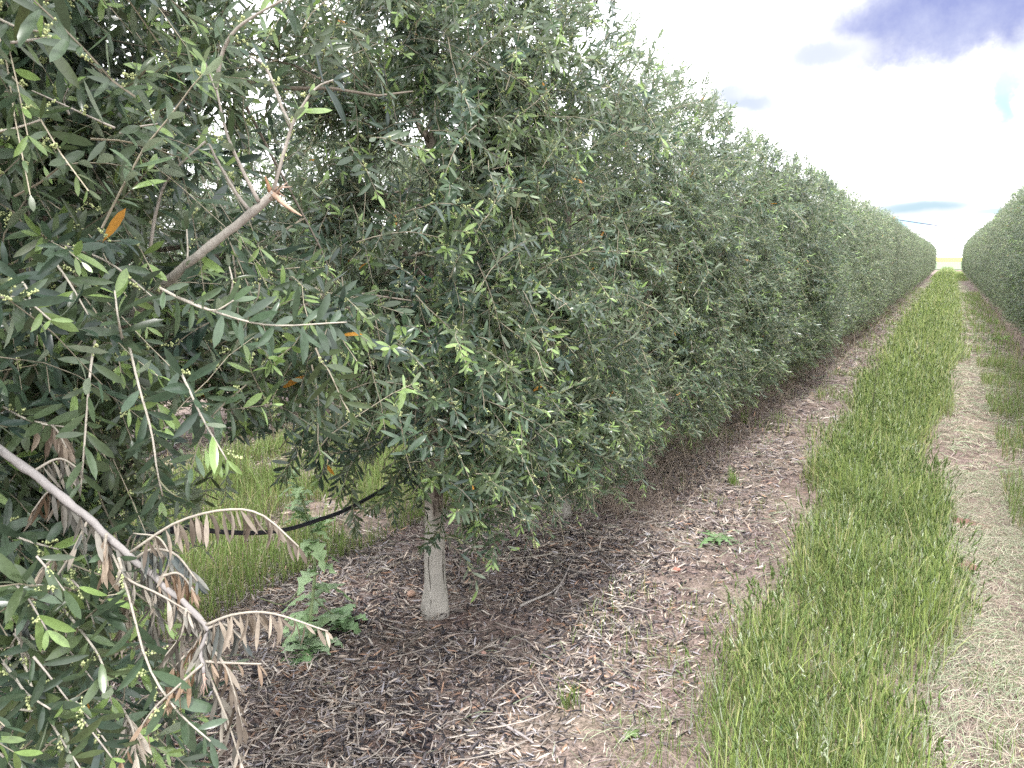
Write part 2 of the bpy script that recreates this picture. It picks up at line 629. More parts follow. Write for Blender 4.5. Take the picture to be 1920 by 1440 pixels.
sheet('green_field', -900, 900, 113, 300, .06, field_material('field_green', (.15, .22, .12), (.22, .29, .17), .6))
sheet('field_track', -900, 900, 300, 316, .10, field_material('field_track', (.14, .17, .10), (.22, .24, .14), .6))
sheet('yellow_field', -2500, 2500, 316, 4800, .14, field_material('field_yellow', (.34, .35, .07), (.42, .41, .10), .05))

# ------------------------------------------------------------------ olive trees
ROW_L, ROW_R, ROW_B = -1.92, 1.66, -5.75
STEP = 1.42
ZC, HH = 1.66, 1.30


def envelope(x, z, wx=.80, zc=ZC, hh=HH, e=2.6):
    return (np.abs(x) / wx) ** e + (np.abs(z - zc) / np.where(z < zc, 1.50, hh)) ** e


def make_tree(name, seed, lod, n_limbs=30, per=34, shell=380, L0=.055, wx=.80, zmin=.38, wxa=None, pitch=.021, bud=.05,
              keep_world=None, origin=(0, 0, 0), lean=(0, 0), trunk_sides=14, young=.35, base_r=.052, ylen=.80, top=0.0,
              wid=.112, trunk_pts=None, cream=0.0, face=.5):
    rng = np.random.default_rng(seed)
    root = bpy.data.objects.new(name, None)
    COL.objects.link(root)
    root.empty_display_size = .3
    ox = np.array(origin, float)
    wxa = wxa or wx
    # trunk with a flared foot
    if trunk_pts is None:
        tp = [(0, 0, -.04), (0, 0, .04), (.006, 0, .12), (.004, .004, .4), (lean[0] * .3, lean[1] * .3, .8),
              (lean[0] * .7 + rng.normal(0, .015), lean[1] * .7, 1.4), (lean[0] + rng.normal(0, .02), lean[1] + rng.normal(0, .02), 2.0),
              (lean[0], lean[1], 2.55 + top)]
    else:
        tp = trunk_pts
    path = spline(tp, 34)
    zz = path[:, 2]
    rad = base_r * np.interp(zz, [-.04, .05, .14, .5, 1, 1.6, 2.2, 2.6], [1.32, 1.22, 1.02, .88, .78, .55, .34, .14])
    tb = MB()
    dense = trunk_sides > 10
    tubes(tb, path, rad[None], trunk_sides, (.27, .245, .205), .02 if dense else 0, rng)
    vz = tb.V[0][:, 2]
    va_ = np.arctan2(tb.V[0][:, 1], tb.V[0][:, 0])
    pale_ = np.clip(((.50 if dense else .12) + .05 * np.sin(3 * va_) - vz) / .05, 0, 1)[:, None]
    tb.C[0] = np.array([.37, .35, .31]) * pale_ + np.array([.20, .175, .145]) * (1 - pale_)  # lower trunk: pale bark, plus the brighter light there painted into the colour
    if dense:        # buttressed foot
        ft = np.clip((.16 - vz) / .16, 0, 1)[:, None]
        tb.V[0] += ft ** 1.5 * np.stack([np.cos(va_), np.sin(va_), 0 * va_], -1) * (.003 + .008 * np.sin(3 * va_ + 1)[:, None])
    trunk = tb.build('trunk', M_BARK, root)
    # limbs
    sd = rng.choice([-1, 1], n_limbs)
    h0 = np.sort(rng.uniform(.62, 2.45, n_limbs))
    zt = h0 + rng.uniform(.05, .55, n_limbs)
    low = rng.random(n_limbs) < .30
    zt = np.where(low, h0 * rng.uniform(.55, .95, n_limbs), zt)
    zt = np.clip(zt, zmin + .1, ZC + HH - .1 + top)
    ww = np.where(sd > 0, wxa, wx)
    rel = np.clip(1 - (np.abs(zt - ZC) / HH) ** 2.6, .05, 1) ** (1 / 2.6)
    xt = sd * ww * rel * rng.uniform(.3, .78, n_limbs)
    yt = rng.uniform(-ylen, ylen, n_limbs) * .82
    P0 = np.stack([np.interp(h0, zz, path[:, 0]), np.interp(h0, zz, path[:, 1]), h0], -1)
    P1 = np.stack([xt, yt, zt], -1)
    t = np.linspace(0, 1, 9)[None, :, None]
    ctrl = (P0 + P1) / 2 + np.stack([rng.normal(0, .07, n_limbs), rng.normal(0, .07, n_limbs), rng.uniform(.08, .38, n_limbs)], -1)
    LP = (1 - t) ** 2 * P0[:, None] + 2 * t * (1 - t) * ctrl[:, None] + t ** 2 * P1[:, None]
    LP[:, 1:-1] += rng.normal(0, .012, (n_limbs, 7, 3))
    lr = (rng.uniform(.007, .013, n_limbs)[:, None] * np.linspace(1, .16, 9)[None]) * (1.2 - .3 * h0[:, None] / 2)
    lm = MB()
    tubes(lm, LP, lr, 6 if dense else 4, np.array([.185, .16, .13]) * rng.uniform(.7, 1.25, (n_limbs, 1)))
    lm.build('limbs', M_BARK, root)
    # shoots on the limbs
    m = n_limbs * per
    tt = rng.uniform(.18, 1.0, (n_limbs, per)) ** .8
    Q, T = interp_path(LP, tt)
    Q = Q.reshape(-1, 3)
    T = T.reshape(-1, 3)
    outw = nrm(Q * np.array([1.0, .25, .0]) + 1e-4)
    D = nrm(T * .5 + rng.standard_normal((m, 3)) * .62 + outw * .45 + np.array([0, 0, .22]))
    Ls = rng.uniform(.13, .42, m)
    dr = rng.uniform(0, .6, m)
    # shoots of the trimmed faces
    a = rng.uniform(-1, 1, shell)
    zs = rng.uniform(zmin + .1, ZC + HH - .05 + top, shell)
    zs = np.where(rng.random(shell) < .22, rng.uniform(2.2, ZC + HH + top - .05, shell), zs)
    zs = np.where(rng.random(shell) < .24, rng.uniform(zmin + .08, .95, shell), zs)
    relz = np.clip(1 - (np.abs(zs - ZC) / np.where(zs < ZC, 1.5, HH + top)) ** 2.6, .03, 1) ** (1 / 2.6)
    sx = np.where(rng.random(shell) < face, 1, -1)
    wsh = np.where(sx > 0, wxa, wx)
    Qs = np.stack([sx * wsh * relz * rng.uniform(.45, .88, shell), a * ylen, zs], -1)
    upw = np.clip((zs - 2.3) / .6, 0, 1)
    Ds = nrm(np.stack([sx * (.75 - .4 * upw) * rng.uniform(.1, 1.2, shell), rng.normal(0, .75, shell), rng.normal(.22, .75, shell) + 1.1 * upw], -1))
    Lsh = rng.uniform(.12, .34, shell)
    drs = rng.uniform(.0, .75, shell) * (1 - .85 * upw)
    Q = np.concatenate([Q, Qs])
    D = np.concatenate([D, Ds])
    Ls = np.concatenate([Ls, Lsh])
    dr = np.concatenate([dr, drs])
    # a few whips standing out of the top
    nw = 5
    Qw = np.stack([rng.uniform(-.35, .35, nw), rng.uniform(-.7, .7, nw), np.full(nw, ZC + HH - .30 + top)], -1)
    Q = np.concatenate([Q, Qw])
    D = np.concatenate([D, nrm(np.stack([rng.normal(0, .35, nw), rng.normal(0, .35, nw), np.ones(nw)], -1))])
    whip = np.concatenate([np.zeros(len(Ls), bool), np.ones(nw, bool)])
    Ls = np.concatenate([Ls, rng.uniform(.25, .5, nw)])
    dr = np.concatenate([dr, np.full(nw, .05)])
    s = np.linspace(0, 1, 6)[None, :, None]
    SP = Q[:, None] + D[:, None] * Ls[:, None, None] * s + np.array([0, 0, -1.0]) * (dr * Ls)[:, None, None] * s ** 2 * .9
    SP = SP + np.cumsum(rng.normal(0, .005, SP.shape), axis=1)
    ph = rng.uniform(0, 6.28, 4)

    def keep(Qp):
        x, y, z = Qp[..., 0], Qp[..., 1], Qp[..., 2]
        w = np.where(x > 0, wxa, wx)
        k = envelope(x, z, w, ZC, HH + top) < 1.12 + .28 * np.sin(7 * y + ph[0] + 4 * z) * np.sin(5 * z + ph[1])
        k &= z > zmin + .13 * np.sin(6 * y + ph[2]) + .08 * np.sin(13 * y + ph[3] + 6 * x)
        if keep_world is not None:
            k &= keep_world(Qp + ox)
        return k
    mid = SP[:, 2]
    okm = keep(mid) | (whip & (rng.random(len(whip)) < .8))
    okm &= keep(SP[:, 5] + np.array([0, 0, .16]) * (SP[:, 5, 2:3] < 1))  | (rng.random(len(whip)) < .10) | whip
    okm &= keep(SP[:, 1]) | whip
    okm &= keep(SP[:, 4]) | whip | (rng.random(len(whip)) < .06)
    SP, whip = SP[okm], whip[okm]
    lv, tw, bd = MB(), MB(), MB()

    def keep2(Qp):
        kk = keep(Qp)
        z = Qp[..., 2]
        return kk | (z > ZC + HH - .22 + top)
    half = len(SP) // 2
    for part, yg in ((SP[:half], young), (SP[half:], young)):
        leafy(lv, part, rng, pitch=pitch, L0=L0, lod=lod, keep=keep2, young=yg, buds=bd if bud else None, bud_rate=bud, wid=wid, cream=cream, fdir='x')
    tr = rng.uniform(.0009, .0018, (len(SP), 1)) * np.linspace(1.2, .55, 6)[None]
    tubes(tw, SP, tr, 3, np.array([.27, .24, .18]) * rng.uniform(.5, 1.5, (len(SP), 1)))
    lv.build('foliage', M_LEAF, root)
    tw.build('twigs', M_TWIG, root, smooth=False)
    if bd.n:
        bd.build('flower_buds', M_BUD, root)
    return root


def tag(o, label, cat, group=None, kind=None):
    o['label'] = label
    o['category'] = cat
    if group:
        o['group'] = group
    if kind:
        o['kind'] = kind
    return o


def copy_tree(o, parent=None):
    c = o.copy()
    COL.objects.link(c)
    c.parent = parent
    for ch in [q for q in o.children]:
        d = copy_tree(ch, c)
        d.matrix_parent_inverse = ch.matrix_parent_inverse.copy()
    return c


def gap_main(Q):
    # the open window between the first two trunks, under the crowns
    x, y, z = Q[..., 0], Q[..., 1], Q[..., 2]
    az_ = np.arctan2(y, -x)
    lim = .66 + .10 * np.sin(9 * z) + .05 * np.sin(23 * z + 8 * y)
    low = z < 1.06 + .12 * np.sin(7 * y + 3 * x)
    front = (z < .82 + .05 * np.sin(11 * y)) & (az_ > .885) & (az_ < .985) & (np.sin(71 * x) * np.sin(53 * y) < .5)
    holes = (z > 1.9) & (np.sin(13 * x + 2) * np.sin(11 * y + 1) * np.sin(12 * z) > .62)
    return ~holes & ~front & ~((low & (az_ < .80) & (x < -.2)) | ((z < .60) & (az_ < .90) & (x < -.2)))


CLEAR = [at(x_, y_, d_) for d_ in (1.18, 1.05, .92) for x_, y_ in ((365, 485), (440, 425), (510, 365), (555, 380), (540, 250), (430, 260))] + \
        [at(x_, y_, d_) for d_ in (.98, .86) for x_, y_ in ((10, 860), (90, 905), (180, 985), (260, 1060), (350, 1140), (390, 1230))]


def gap_near(Q):
    x, y, z = Q[..., 0], Q[..., 1], Q[..., 2]
    az_ = np.arctan2(y, -x)
    lim = .665 + .04 * np.sin(9 * z + 1) + .03 * np.sin(23 * z + 8 * y)
    low = z < 1.12 + .10 * np.sin(5 * y + 3 * x)
    far_enough = (x * x + y * y) > .80 ** 2
    for c_ in CLEAR:
        low = low | (((Q - c_) ** 2).sum(-1) < .105 ** 2)
        lim = np.where(((Q - c_) ** 2).sum(-1) < .105 ** 2, -9, lim)
    return ~(low & (az_ > lim)) & far_enough & (az_ < .86 + .1 * np.sin(6 * z))


# the near tree at the left edge, its crown bulging into the alley
near = make_tree('olive_tree', 11, LEAF0, n_limbs=58, per=44, shell=1500, L0=.056, wx=.8, wxa=1.06, zmin=.30, pitch=.023, bud=.17,
                 face=.62, keep_world=gap_near, origin=(ROW_L, 1.06, 0), base_r=.062, ylen=.95, young=.45,
                 trunk_pts=[(.10, -.16, -.04), (.08, -.14, .1), (.05, -.08, .5), (0, 0, .9), (-.03, -.01, 1.3), (-.02, -.06, 1.9), (0, -.05, 2.5)])
near.location = (ROW_L, 1.06, 0)
tag(near, 'olive tree nearest the camera with snapped pale branches and a drooping dead branch', 'tree', 'olive trees in the left hedgerow')
MAIN_Y = 2.72
MAIN_X = ROW_L - .02
main = make_tree('olive_tree', 23, LEAF0, n_limbs=46, per=50, shell=1750, L0=.053, wxa=.84, zmin=.50, pitch=.0195, bud=.24,
                 face=.68, keep_world=gap_main, origin=(ROW_L, MAIN_Y, 0), base_r=.048, lean=(.01, .03), trunk_sides=20)
main.location = (MAIN_X, MAIN_Y, 0)
tag(main, 'olive tree whose pale grey trunk and green tie show clearly below the foliage', 'tree', 'olive trees in the left hedgerow')

V1 = [make_tree('olive_tree', 40 + i, LEAF1, n_limbs=42, per=42, shell=1200, L0=.053, pitch=.020, bud=.20,
                zmin=.27, trunk_sides=8, base_r=.046) for i in range(3)]
V2 = [make_tree('olive_tree', 60 + i, LEAF2, n_limbs=36, per=30, shell=1300, L0=.058, wid=.125, pitch=.025, bud=0, cream=.27, zmin=.14, trunk_sides=6,
                young=.5) for i in range(3)]
used = set()
ORD = ['first', 'second', 'third', 'fourth', 'fifth', 'sixth', 'seventh', 'eighth', 'ninth', 'tenth', 'eleventh', 'twelfth',
       'thirteenth', 'fourteenth', 'fifteenth', 'sixteenth']
rt = random.Random(5)


def place(x, y, near_lod, label, group, kz=1.0):
    pool = V1 if near_lod else V2
    src = pool[rt.randrange(3)]
    if src.name in used:
        o = copy_tree(src)
    else:
        o = src
        used.add(src.name)
    o.location = (x + rt.uniform(-.05, .05), y, 0)
    o.rotation_euler = (0, 0, rt.choice((0, math.pi)) + rt.uniform(-.12, .12))
    k = rt.uniform(.945, 1.035) * kz
    o.scale = (rt.uniform(.95, 1.06), 1, k)
    tag(o, label, 'tree', group)
    return o


GL, GR, GB = 'olive trees in the left hedgerow', 'olive trees in the right hedgerow', 'olive trees in the hedgerow behind'
place(ROW_L, -.38, True, 'olive tree mostly out of frame whose leaves poke in at the lower left edge', GL)
i = 0
y = MAIN_Y + STEP
while y < 83:
    if i < 14:
        lab = f'{ORD[i]} olive tree along the left hedge beyond the one with the pale bare trunk'
    else:
        lab = 'olive tree blended into the far stretch of the clipped left hedgerow'
    place(ROW_L, y, y < 13, lab, GL, float(np.interp(y, [4, 7, 12, 30], [1.0, .95, .925, .90])))
    y += STEP
    i += 1
y = 3.36
i = 0
while y < 83:
    if y > 12 and i < 10:
        lab = f'{ORD[i]} olive tree showing along the right hedge counting inward from the frame edge'
        i += 1
    else:
        lab = 'olive tree blended into the far stretch of the clipped right hedgerow' if y > 12 else 'olive tree of the right hedge just beyond the frame edge'
    place(ROW_R, y, 10 < y < 17, lab, GR, float(np.interp(y, [12, 40], [1.08, 1.03])))
    y += STEP
y = .6
while y < 34:
    place(ROW_B, y, y < 9, 'olive tree of the next hedgerow glimpsed through the gaps of the front one', GB)
    y += STEP

# ------------------------------------------------------------------ green ties on the trunks (parts of the trees)


def tie(parent, x, y, z, r, tail=True):
    mb = MB()
    a = np.linspace(0, 2 * np.pi, 25)
    ring = np.stack([x + r * np.cos(a), y + r * np.sin(a), z + .006 * np.sin(a * 2)], -1)
    for w in (0, 1):
        tubes(mb, ring + [0, 0, w * .011], .0045 + .0012 * w, 6, (.01, .16, .12))
    if tail:
        tubes(mb, spline([(x + r, y, z), (x + r + .02, y - .01, z - .015), (x + r + .03, y - .02, z - .05)], 6), .004, 5, (.01, .16, .12))
    return mb.build('trunk_tie', M_TIE, parent)


tie(main, .004, .009, .735, .044)
tie(main, .008, .02, 1.5, .034)

# bark cracks and scars on the main trunk
mb = MB()
rg = np.random.default_rng(3)


def on_trunk(ang, z, lift=0.0):
    r = .048 * np.interp(z, [-.04, .05, .14, .5, 1, 1.6], [1.32, 1.22, 1.02, .88, .78, .55]) + lift
    return (.004 + r * math.cos(ang), .003 + r * math.sin(ang), z)


va = math.atan2(-MAIN_Y, 1.92)      # side of the trunk that faces the camera
for k, (da, z0, z1, wd_) in enumerate(((-.45, .03, .27, .0028), (.95, .10, .30, .0026))):
    pts = [on_trunk(va + da + .10 * math.sin(z * 19 + k) - .35 * (z - z0), z, .0006) for z in np.linspace(z0, z1, 14)]
    tubes(mb, pts, np.linspace(.5, 1, 14)[None] * wd_ * np.sin(np.linspace(.5, 2.8, 14))[None] + .0008, 5, (.035, .028, .022))
    mb.build('bark_crack', M_BARK, main)
    mb = MB()
for k in range(34):
    z = rg.uniform(.46, .72)
    da = rg.uniform(-.1, 1.2)
    n = 5
    pts = [on_trunk(va + da + rg.normal(0, .04), z + .012 * j * rg.uniform(.6, 1.4), -.0012) for j in range(n)]
    tubes(mb, pts, .0022 * rg.uniform(.5, 1.6), 4, np.array([.10, .08, .065]) * rg.uniform(.5, 1.6))
mb.build('bark_scar', M_BARK, main)

# ------------------------------------------------------------------ snapped and dead branches of the near tree
rh = np.random.default_rng(77)
BARKC = (.27, .245, .215)
PALE = (.34, .31, .27)


def branch(name, pts, r0, r1, col, n=22, sides=8, splinter=False, cut=(.46, .33, .25)):
    p = spline(pts, n)
    p[1:-1] += rh.normal(0, r0 * .10, (n - 2, 3))
    mb = MB()
    rr = np.linspace(r0, r1, n)
    # knots where side shoots left
    for k in range(3, n - 2, 5):
        rr[k] *= 1.14
    tubes(mb, p, rr[None], sides, col, .04, rh)
    if splinter:
        e = p[-1]
        d = nrm(p[-1] - p[-3])
        s1 = nrm(np.cross(d, FW))
        for k in range(9):
            off = s1 * rh.uniform(-1, 1) * r1 * .7 + FW * rh.uniform(-1, 1) * r1 * .6
            ln = rh.uniform(.008, .035)
            q = [e - d * .012 + off, e + off + d * ln * .5, e + off * 1.4 + d * ln + s1 * rh.normal(0, .004)]
            tubes(mb, q, np.array([[r1 * .4, r1 * .24, .0004]]), 4, np.array(cut) * rh.uniform(.7, 1.25))
    return mb.build(name, M_BARK, near, loc=near.location), p


def sub(pts, r0=.0022, r1=.0012, col=PALE, n=14, parent=None):
    p = spline(pts, n)
    b_ = MB()
    tubes(b_, p, np.linspace(r0, r1, n)[None], 6, col, .03, rh)
    b_.build('side_twig', M_TWIG, parent or near, loc=near.location)
    return p


hero_leaves, hero_buds, dead_leaves = MB(), MB(), MB()
A = lambda d, *pp: [at(x, y_, d + dd) for x, y_, dd in pp]

# broken branch pointing right and up
BRK, pb = branch('broken_branch', A(1.30, (205, 640, .22), (280, 560, .10), (360, 488, 0), (440, 425, -.03), (515, 362, -.05)), .0080, .0070, (.31, .29, .255), splinter=True)
# torn strip hanging from the break
q = A(1.25, (510, 362, 0), (535, 385, -.01), (566, 405, -.015))
mb = MB()
tubes(mb, spline(q, 8), np.array([[.0052, .0056, .005, .0042, .0036, .003, .0018, .0008]]), 5, (.42, .30, .22), .12, rh)
tubes(mb, spline(A(1.25, (508, 360, 0), (502, 345, -.005), (497, 330, -.01)), 6), np.linspace(.005, .001, 6)[None], 5, (.30, .17, .10), .1, rh)
mb.build('torn_strip', M_BARK, BRK, loc=near.location)
P_ = [
    A(1.25, (512, 360, 0), (522, 322, -.02), (540, 260, -.03), (552, 225, -.04), (580, 178, -.05)),
    A(1.25, (545, 238, -.03), (530, 205, -.04), (500, 130, -.05), (468, 105, -.03)),
    A(1.25, (485, 378, 0), (455, 320, -.02), (425, 250, -.04), (405, 165, -.06)),
    A(1.22, (405, 168, -.02), (415, 105, -.03), (440, 58, -.05), (480, 28, -.06), (530, 0, -.08)),
    A(1.27, (465, 392, 0), (445, 365, -.01), (412, 310, -.02), (392, 270, -.03)),
    A(1.35, (280, 480, .02), (292, 400, 0), (318, 330, -.02), (385, 265, -.04)),
    A(1.6, (245, 362, 0), (275, 310, 0), (300, 282, 0), (335, 276, .02)),
]
for p in P_:
    pp = sub(p, .0036, .0018, parent=BRK)
    leafy(hero_leaves, pp, rh, pitch=.030, L0=.052, t0=.35, young=.5, buds=hero_buds, bud_rate=.45)
# leafy ends
for (a_, b_, c_, d, yg) in (((405, 168), (395, 145), (385, 118), 1.17, 1), ((580, 178), (600, 160), (625, 150), 1.2, 0),
                            ((215, 240), (160, 215), (60, 170), 1.15, 0), ((225, 250), (250, 240), (295, 232), 1.12, 1),
                            ((130, 215), (120, 190), (128, 165), 1.2, 1), ((20, 80), (60, 75), (95, 70), 1.0, 1)):
    pp = sub(A(d, (*a_, 0), (*b_, 0), (*c_, -.01)), .002, .0012)
    leafy(hero_leaves, pp, rh, pitch=.014, L0=.062, t0=.05, young=yg, buds=hero_buds, bud_rate=.3)
# leafy sprays lower down (traced twigs, leaves held out level)
SPR = [
    (1.10, [(178, 640, .05), (170, 690, 0), (163, 770, 0), (157, 850, 0), (150, 930, .02)]),
    (1.14, [(240, 640, .02), (262, 730, 0), (284, 810, 0), (296, 890, 0), (305, 930, .02)]),
    (1.12, [(335, 690, .05), (352, 725, 0), (380, 785, -.01), (425, 862, -.02)]),
    (1.10, [(300, 540, .02), (345, 563, 0), (400, 582, 0), (440, 562, 0)]),
    (1.22, [(340, 560, .05), (420, 590, 0), (510, 610, -.02), (650, 604, -.03)]),
    (1.10, [(95, 480, .05), (130, 530, 0), (165, 590, 0)]),
    (1.08, [(60, 610, .05), (85, 590, 0), (140, 620, 0), (100, 590, .0)]),
    (1.12, [(230, 640, .05), (222, 600, 0), (215, 545, 0)]),
    (1.18, [(90, 450, .0), (200, 490, 0), (290, 560, 0)]),
    (1.30, [(350, 500, 0), (352, 470, 0), (350, 430, 0)]),
    (1.30, [(430, 560, .02), (436, 530, 0), (430, 500, 0)]),
    (1.05, [(175, 980, .05), (230, 1080, 0), (275, 1240, 0), (330, 1330, -.01), (395, 1390, -.02)]),
    (1.00, [(30, 1180, .1), (60, 1290, .02), (105, 1370, 0), (150, 1440, -.02)]),
    (.98, [(-40, 1190, .1), (20, 1260, .02), (50, 1300, 0), (95, 1330, 0)]),
    (1.02, [(-40, 1340, .0), (30, 1330, 0), (100, 1340, 0)]),
    (1.05, [(100, 1120, .1), (150, 1180, .02), (190, 1240, 0), (210, 1320, 0)]),
    (1.10, [(-20, 980, .1), (40, 1010, 0), (110, 1030, 0)]),
    (1.15, [(0, 760, .1), (60, 790, 0), (120, 800, 0)]),
    (1.00, [(-30, 560, .05), (40, 560, 0), (95, 600, 0)]),
    (1.06, [(0, 500, .05), (50, 540, 0), (60, 620, 0)]),
    (1.00, [(-30, 20, 0), (30, 50, 0), (80, 60, 0)]),
    (1.05, [(-20, 250, 0), (30, 240, 0), (75, 225, 0)]),
]
for d, pts in SPR:
    pp = sub(A(d, *pts), .0021, .0012, (.40, .37, .31))
    leafy(hero_leaves, pp, rh, pitch=.019, L0=.060, t0=.08, openang=62, young=.4, buds=hero_buds, bud_rate=.22)
# clusters of rods in flower at the lower left
for k in range(14):
    x0, y0 = rh.uniform(-20, 150), rh.uniform(1040, 1440)
    pp = sub(A(1.0 + rh.uniform(0, .12), (x0, y0, 0), (x0 + 25, y0 + 30, 0), (x0 + rh.uniform(20, 80), y0 + 85, 0)), .0018, .001)
    leafy(hero_leaves, pp, rh, pitch=.016, L0=.058, t0=.05, young=.3, buds=hero_buds, bud_rate=.45)

branch('limb', A(1.45, (-60, 690, .0), (0, 668, 0), (60, 652, 0), (135, 630, .05), (210, 640, .12)), .0095, .006, (.17, .155, .13))
branch('limb', A(1.75, (70, 200, .1), (150, 290, 0), (160, 350, 0), (150, 430, .05), (180, 520, .1)), .0085, .005, (.16, .13, .10))
branch('limb', A(1.7, (-40, 240, 0), (10, 190, 0), (60, 165, 0), (130, 180, .05)), .021, .010, (.08, .06, .05))
branch('limb', A(1.8, (0, 330, 0), (60, 350, 0), (90, 420, 0), (150, 480, 0)), .006, .004, (.13, .10, .08))
branch('limb', A(1.7, (160, 345, 0), (195, 370, 0), (225, 400, .02), (225, 450, .05)), .005, .003, (.22, .19, .16))

# dead branch with hanging dry leaves
DBR, dp = branch('dead_branch', A(1.06, (-60, 790, .05), (0, 843, .02), (70, 895, 0), (150, 960, 0), (235, 1035, 0), (310, 1100, 0), (385, 1172, -.01), (378, 1215, -.01), (382, 1262, -.02)),
               .0068, .0024, (.25, .235, .225), n=40, splinter=True, cut=(.45, .32, .26))
DEAD = [
    (1.05, [(245, 1035, 0), (330, 980, -.01), (420, 956, -.02), (490, 965, -.02), (560, 1025, -.03)], .6),
    (1.05, [(385, 1172, 0), (440, 1152, -.01), (510, 1150, -.02), (615, 1184, -.03)], .5),
    (1.04, [(380, 1245, 0), (330, 1290, 0), (280, 1340, 0), (225, 1430, 0)], .35),
    (1.06, [(165, 975, 0), (130, 1045, 0), (60, 1150, 0), (20, 1210, 0)], .5),
    (1.05, [(222, 1045, 0), (240, 1085, 0), (300, 1115, 0), (385, 1165, 0)], .4),
    (1.05, [(200, 1000, 0), (196, 1030, 0), (193, 1075, 0)], 1.5),
    (1.06, [(290, 1085, 0), (335, 1075, 0), (365, 1110, 0)], 1.3),
    (1.07, [(310, 1100, 0), (320, 1060, 0), (300, 1010, .01), (250, 1000, .02)], 1.3),
    (1.06, [(385, 1172, 0), (365, 1210, 0), (325, 1255, 0), (315, 1310, 0)], 1.0),
    (1.05, [(383, 1200, 0), (420, 1245, 0), (440, 1300, 0), (455, 1370, 0)], .8),
    (1.05, [(385, 1250, 0), (410, 1310, 0), (430, 1360, 0), (452, 1430, 0)], .5),
    (1.05, [(385, 1240, 0), (430, 1243, 0), (490, 1245, 0)], .2),
    (1.07, [(130, 945, 0), (95, 920, .02), (60, 960, .02)], 1.0),
    (1.08, [(60, 885, 0), (110, 860, .02), (150, 880, .02)], 1.2),
    (1.10, [(60, 790, .1), (100, 800, .04), (125, 840, .02)], 1.2),
    (1.06, [(250, 1050, 0), (285, 1030, 0), (330, 1040, 0), (370, 1090, 0)], 1.5),
    (1.08, [(215, 1020, .01), (240, 1120, .02), (225, 1200, .02)], 1.2),
    (1.08, [(280, 1080, .01), (290, 1150, .02), (270, 1210, .02)], 1.4),
    (1.06, [(110, 1040, .0), (70, 1080, .02), (60, 1150, .02)], 1.0),
    (1.05, [(350, 1140, .0), (340, 1190, .0), (310, 1230, .0)], 1.4),
    (1.05, [(385, 1180, .0), (420, 1170, .0), (455, 1200, .0)], 1.4),
    (1.05, [(230, 1330, .02), (250, 1370, .0), (255, 1440, .0)], .8),
]
for d, pts, dens in DEAD:
    pp = sub(A(d, *pts), .0022, .0011, (.33, .30, .25), parent=DBR)
    leafy(dead_leaves, pp, rh, pitch=.012 / (.4 + dens), L0=.043, t0=.1, palette='dry', hang=1.6, wid=.078, upbias=0, openang=60)
leafy(dead_leaves, dp, rh, pitch=.010, L0=.050, t0=.3, palette='dry', hang=1.5, wid=.08, upbias=0)
hero_leaves.build('side_leaves', M_LEAF, near, loc=near.location)
hero_buds.build('flower_buds', M_BUD, near, loc=near.location)
dl = dead_leaves.build('dry_leaves', M_DRY, DBR, loc=near.location)
dl['label'] = 'tan dry leaves hanging from the dead branch'

hs_l, hs_b, hs_t = MB(), MB(), MB()
ro = np.random.default_rng(404)
m = 430
z_ = ro.uniform(1.02, 2.75, m)
y_ = ro.uniform(1.45, 3.1, m)
x_ = ROW_L + ro.uniform(.05, .66, m) * np.clip(1 - (np.abs(z_ - ZC) / 1.35) ** 2.6, .2, 1)
Q_ = np.stack([x_, y_, z_], -1)
D_ = nrm(np.stack([ro.uniform(-.1, .8, m), ro.normal(-.1, .6, m), ro.normal(.35, .6, m)], -1))
L_ = ro.uniform(.12, .32, m)
s_ = np.linspace(0, 1, 6)[None, :, None]
O_ = Q_[:, None] + D_[:, None] * L_[:, None, None] * s_ + np.array([0, 0, -1.0]) * (ro.uniform(0, .5, m) * L_)[:, None, None] * s_ ** 2
O_ = O_ + np.cumsum(ro.normal(0, .004, O_.shape), axis=1)
ok = np.ones(m, bool)
for j in (0, 3, 5):
    ok &= gap_near(O_[:, j]) | (O_[:, j, 1] > 1.3)
    for c_ in CLEAR:
        ok &= ((O_[:, j] - c_) ** 2).sum(-1) > .12 ** 2
O_ = O_[ok]
leafy(hs_l, O_, ro, pitch=.019, L0=.052, young=.5, buds=hs_b, bud_rate=.2)
tubes(hs_t, O_, np.linspace(.0017, .0008, 6)[None], 4, (.25, .225, .17))
# sprays hanging low round the pale trunk
for X_, pts in ((-1.85, [(740, 740), (700, 800), (650, 870), (622, 935)]), (-1.9, [(640, 730), (590, 780), (552, 850), (530, 905)]),
                (-1.8, [(770, 820), (750, 880), (720, 930), (690, 962)]), (-1.9, [(700, 800), (668, 880), (660, 950), (672, 1000)]),
                (-1.75, [(835, 930), (826, 980), (808, 1012), (790, 1028)]), (-1.75, [(820, 990), (835, 1012), (850, 1010), (858, 1000)]),
                (-1.95, [(600, 690), (560, 740), (500, 790), (455, 800)]), (-1.85, [(760, 760), (720, 830), (640, 850), (580, 846)]),
                (-1.9, [(680, 700), (640, 790), (600, 860), (592, 890)]), (-1.8, [(790, 780), (770, 840), (745, 900), (752, 960)]),
                (-1.95, [(560, 660), (530, 700), (470, 730), (430, 760)]), (-1.8, [(800, 820), (780, 880), (776, 930), (790, 975)]),
                (-1.85, [(720, 760), (660, 800), (610, 820), (560, 880)])):
    for rep in range(2):
        p_ = np.array([atx(px + rh.normal(0, 10 * rep), py + rh.normal(0, 10 * rep), X_ + .12 * rep) for px, py in pts])
        p_ = spline(p_, 8)
        tubes(hs_t, p_, np.linspace(.0018, .0009, 8)[None], 5, (.27, .24, .18))
        leafy(hs_l, p_, rh, pitch=.019, L0=.052, young=.5, buds=hs_b, bud_rate=.1)
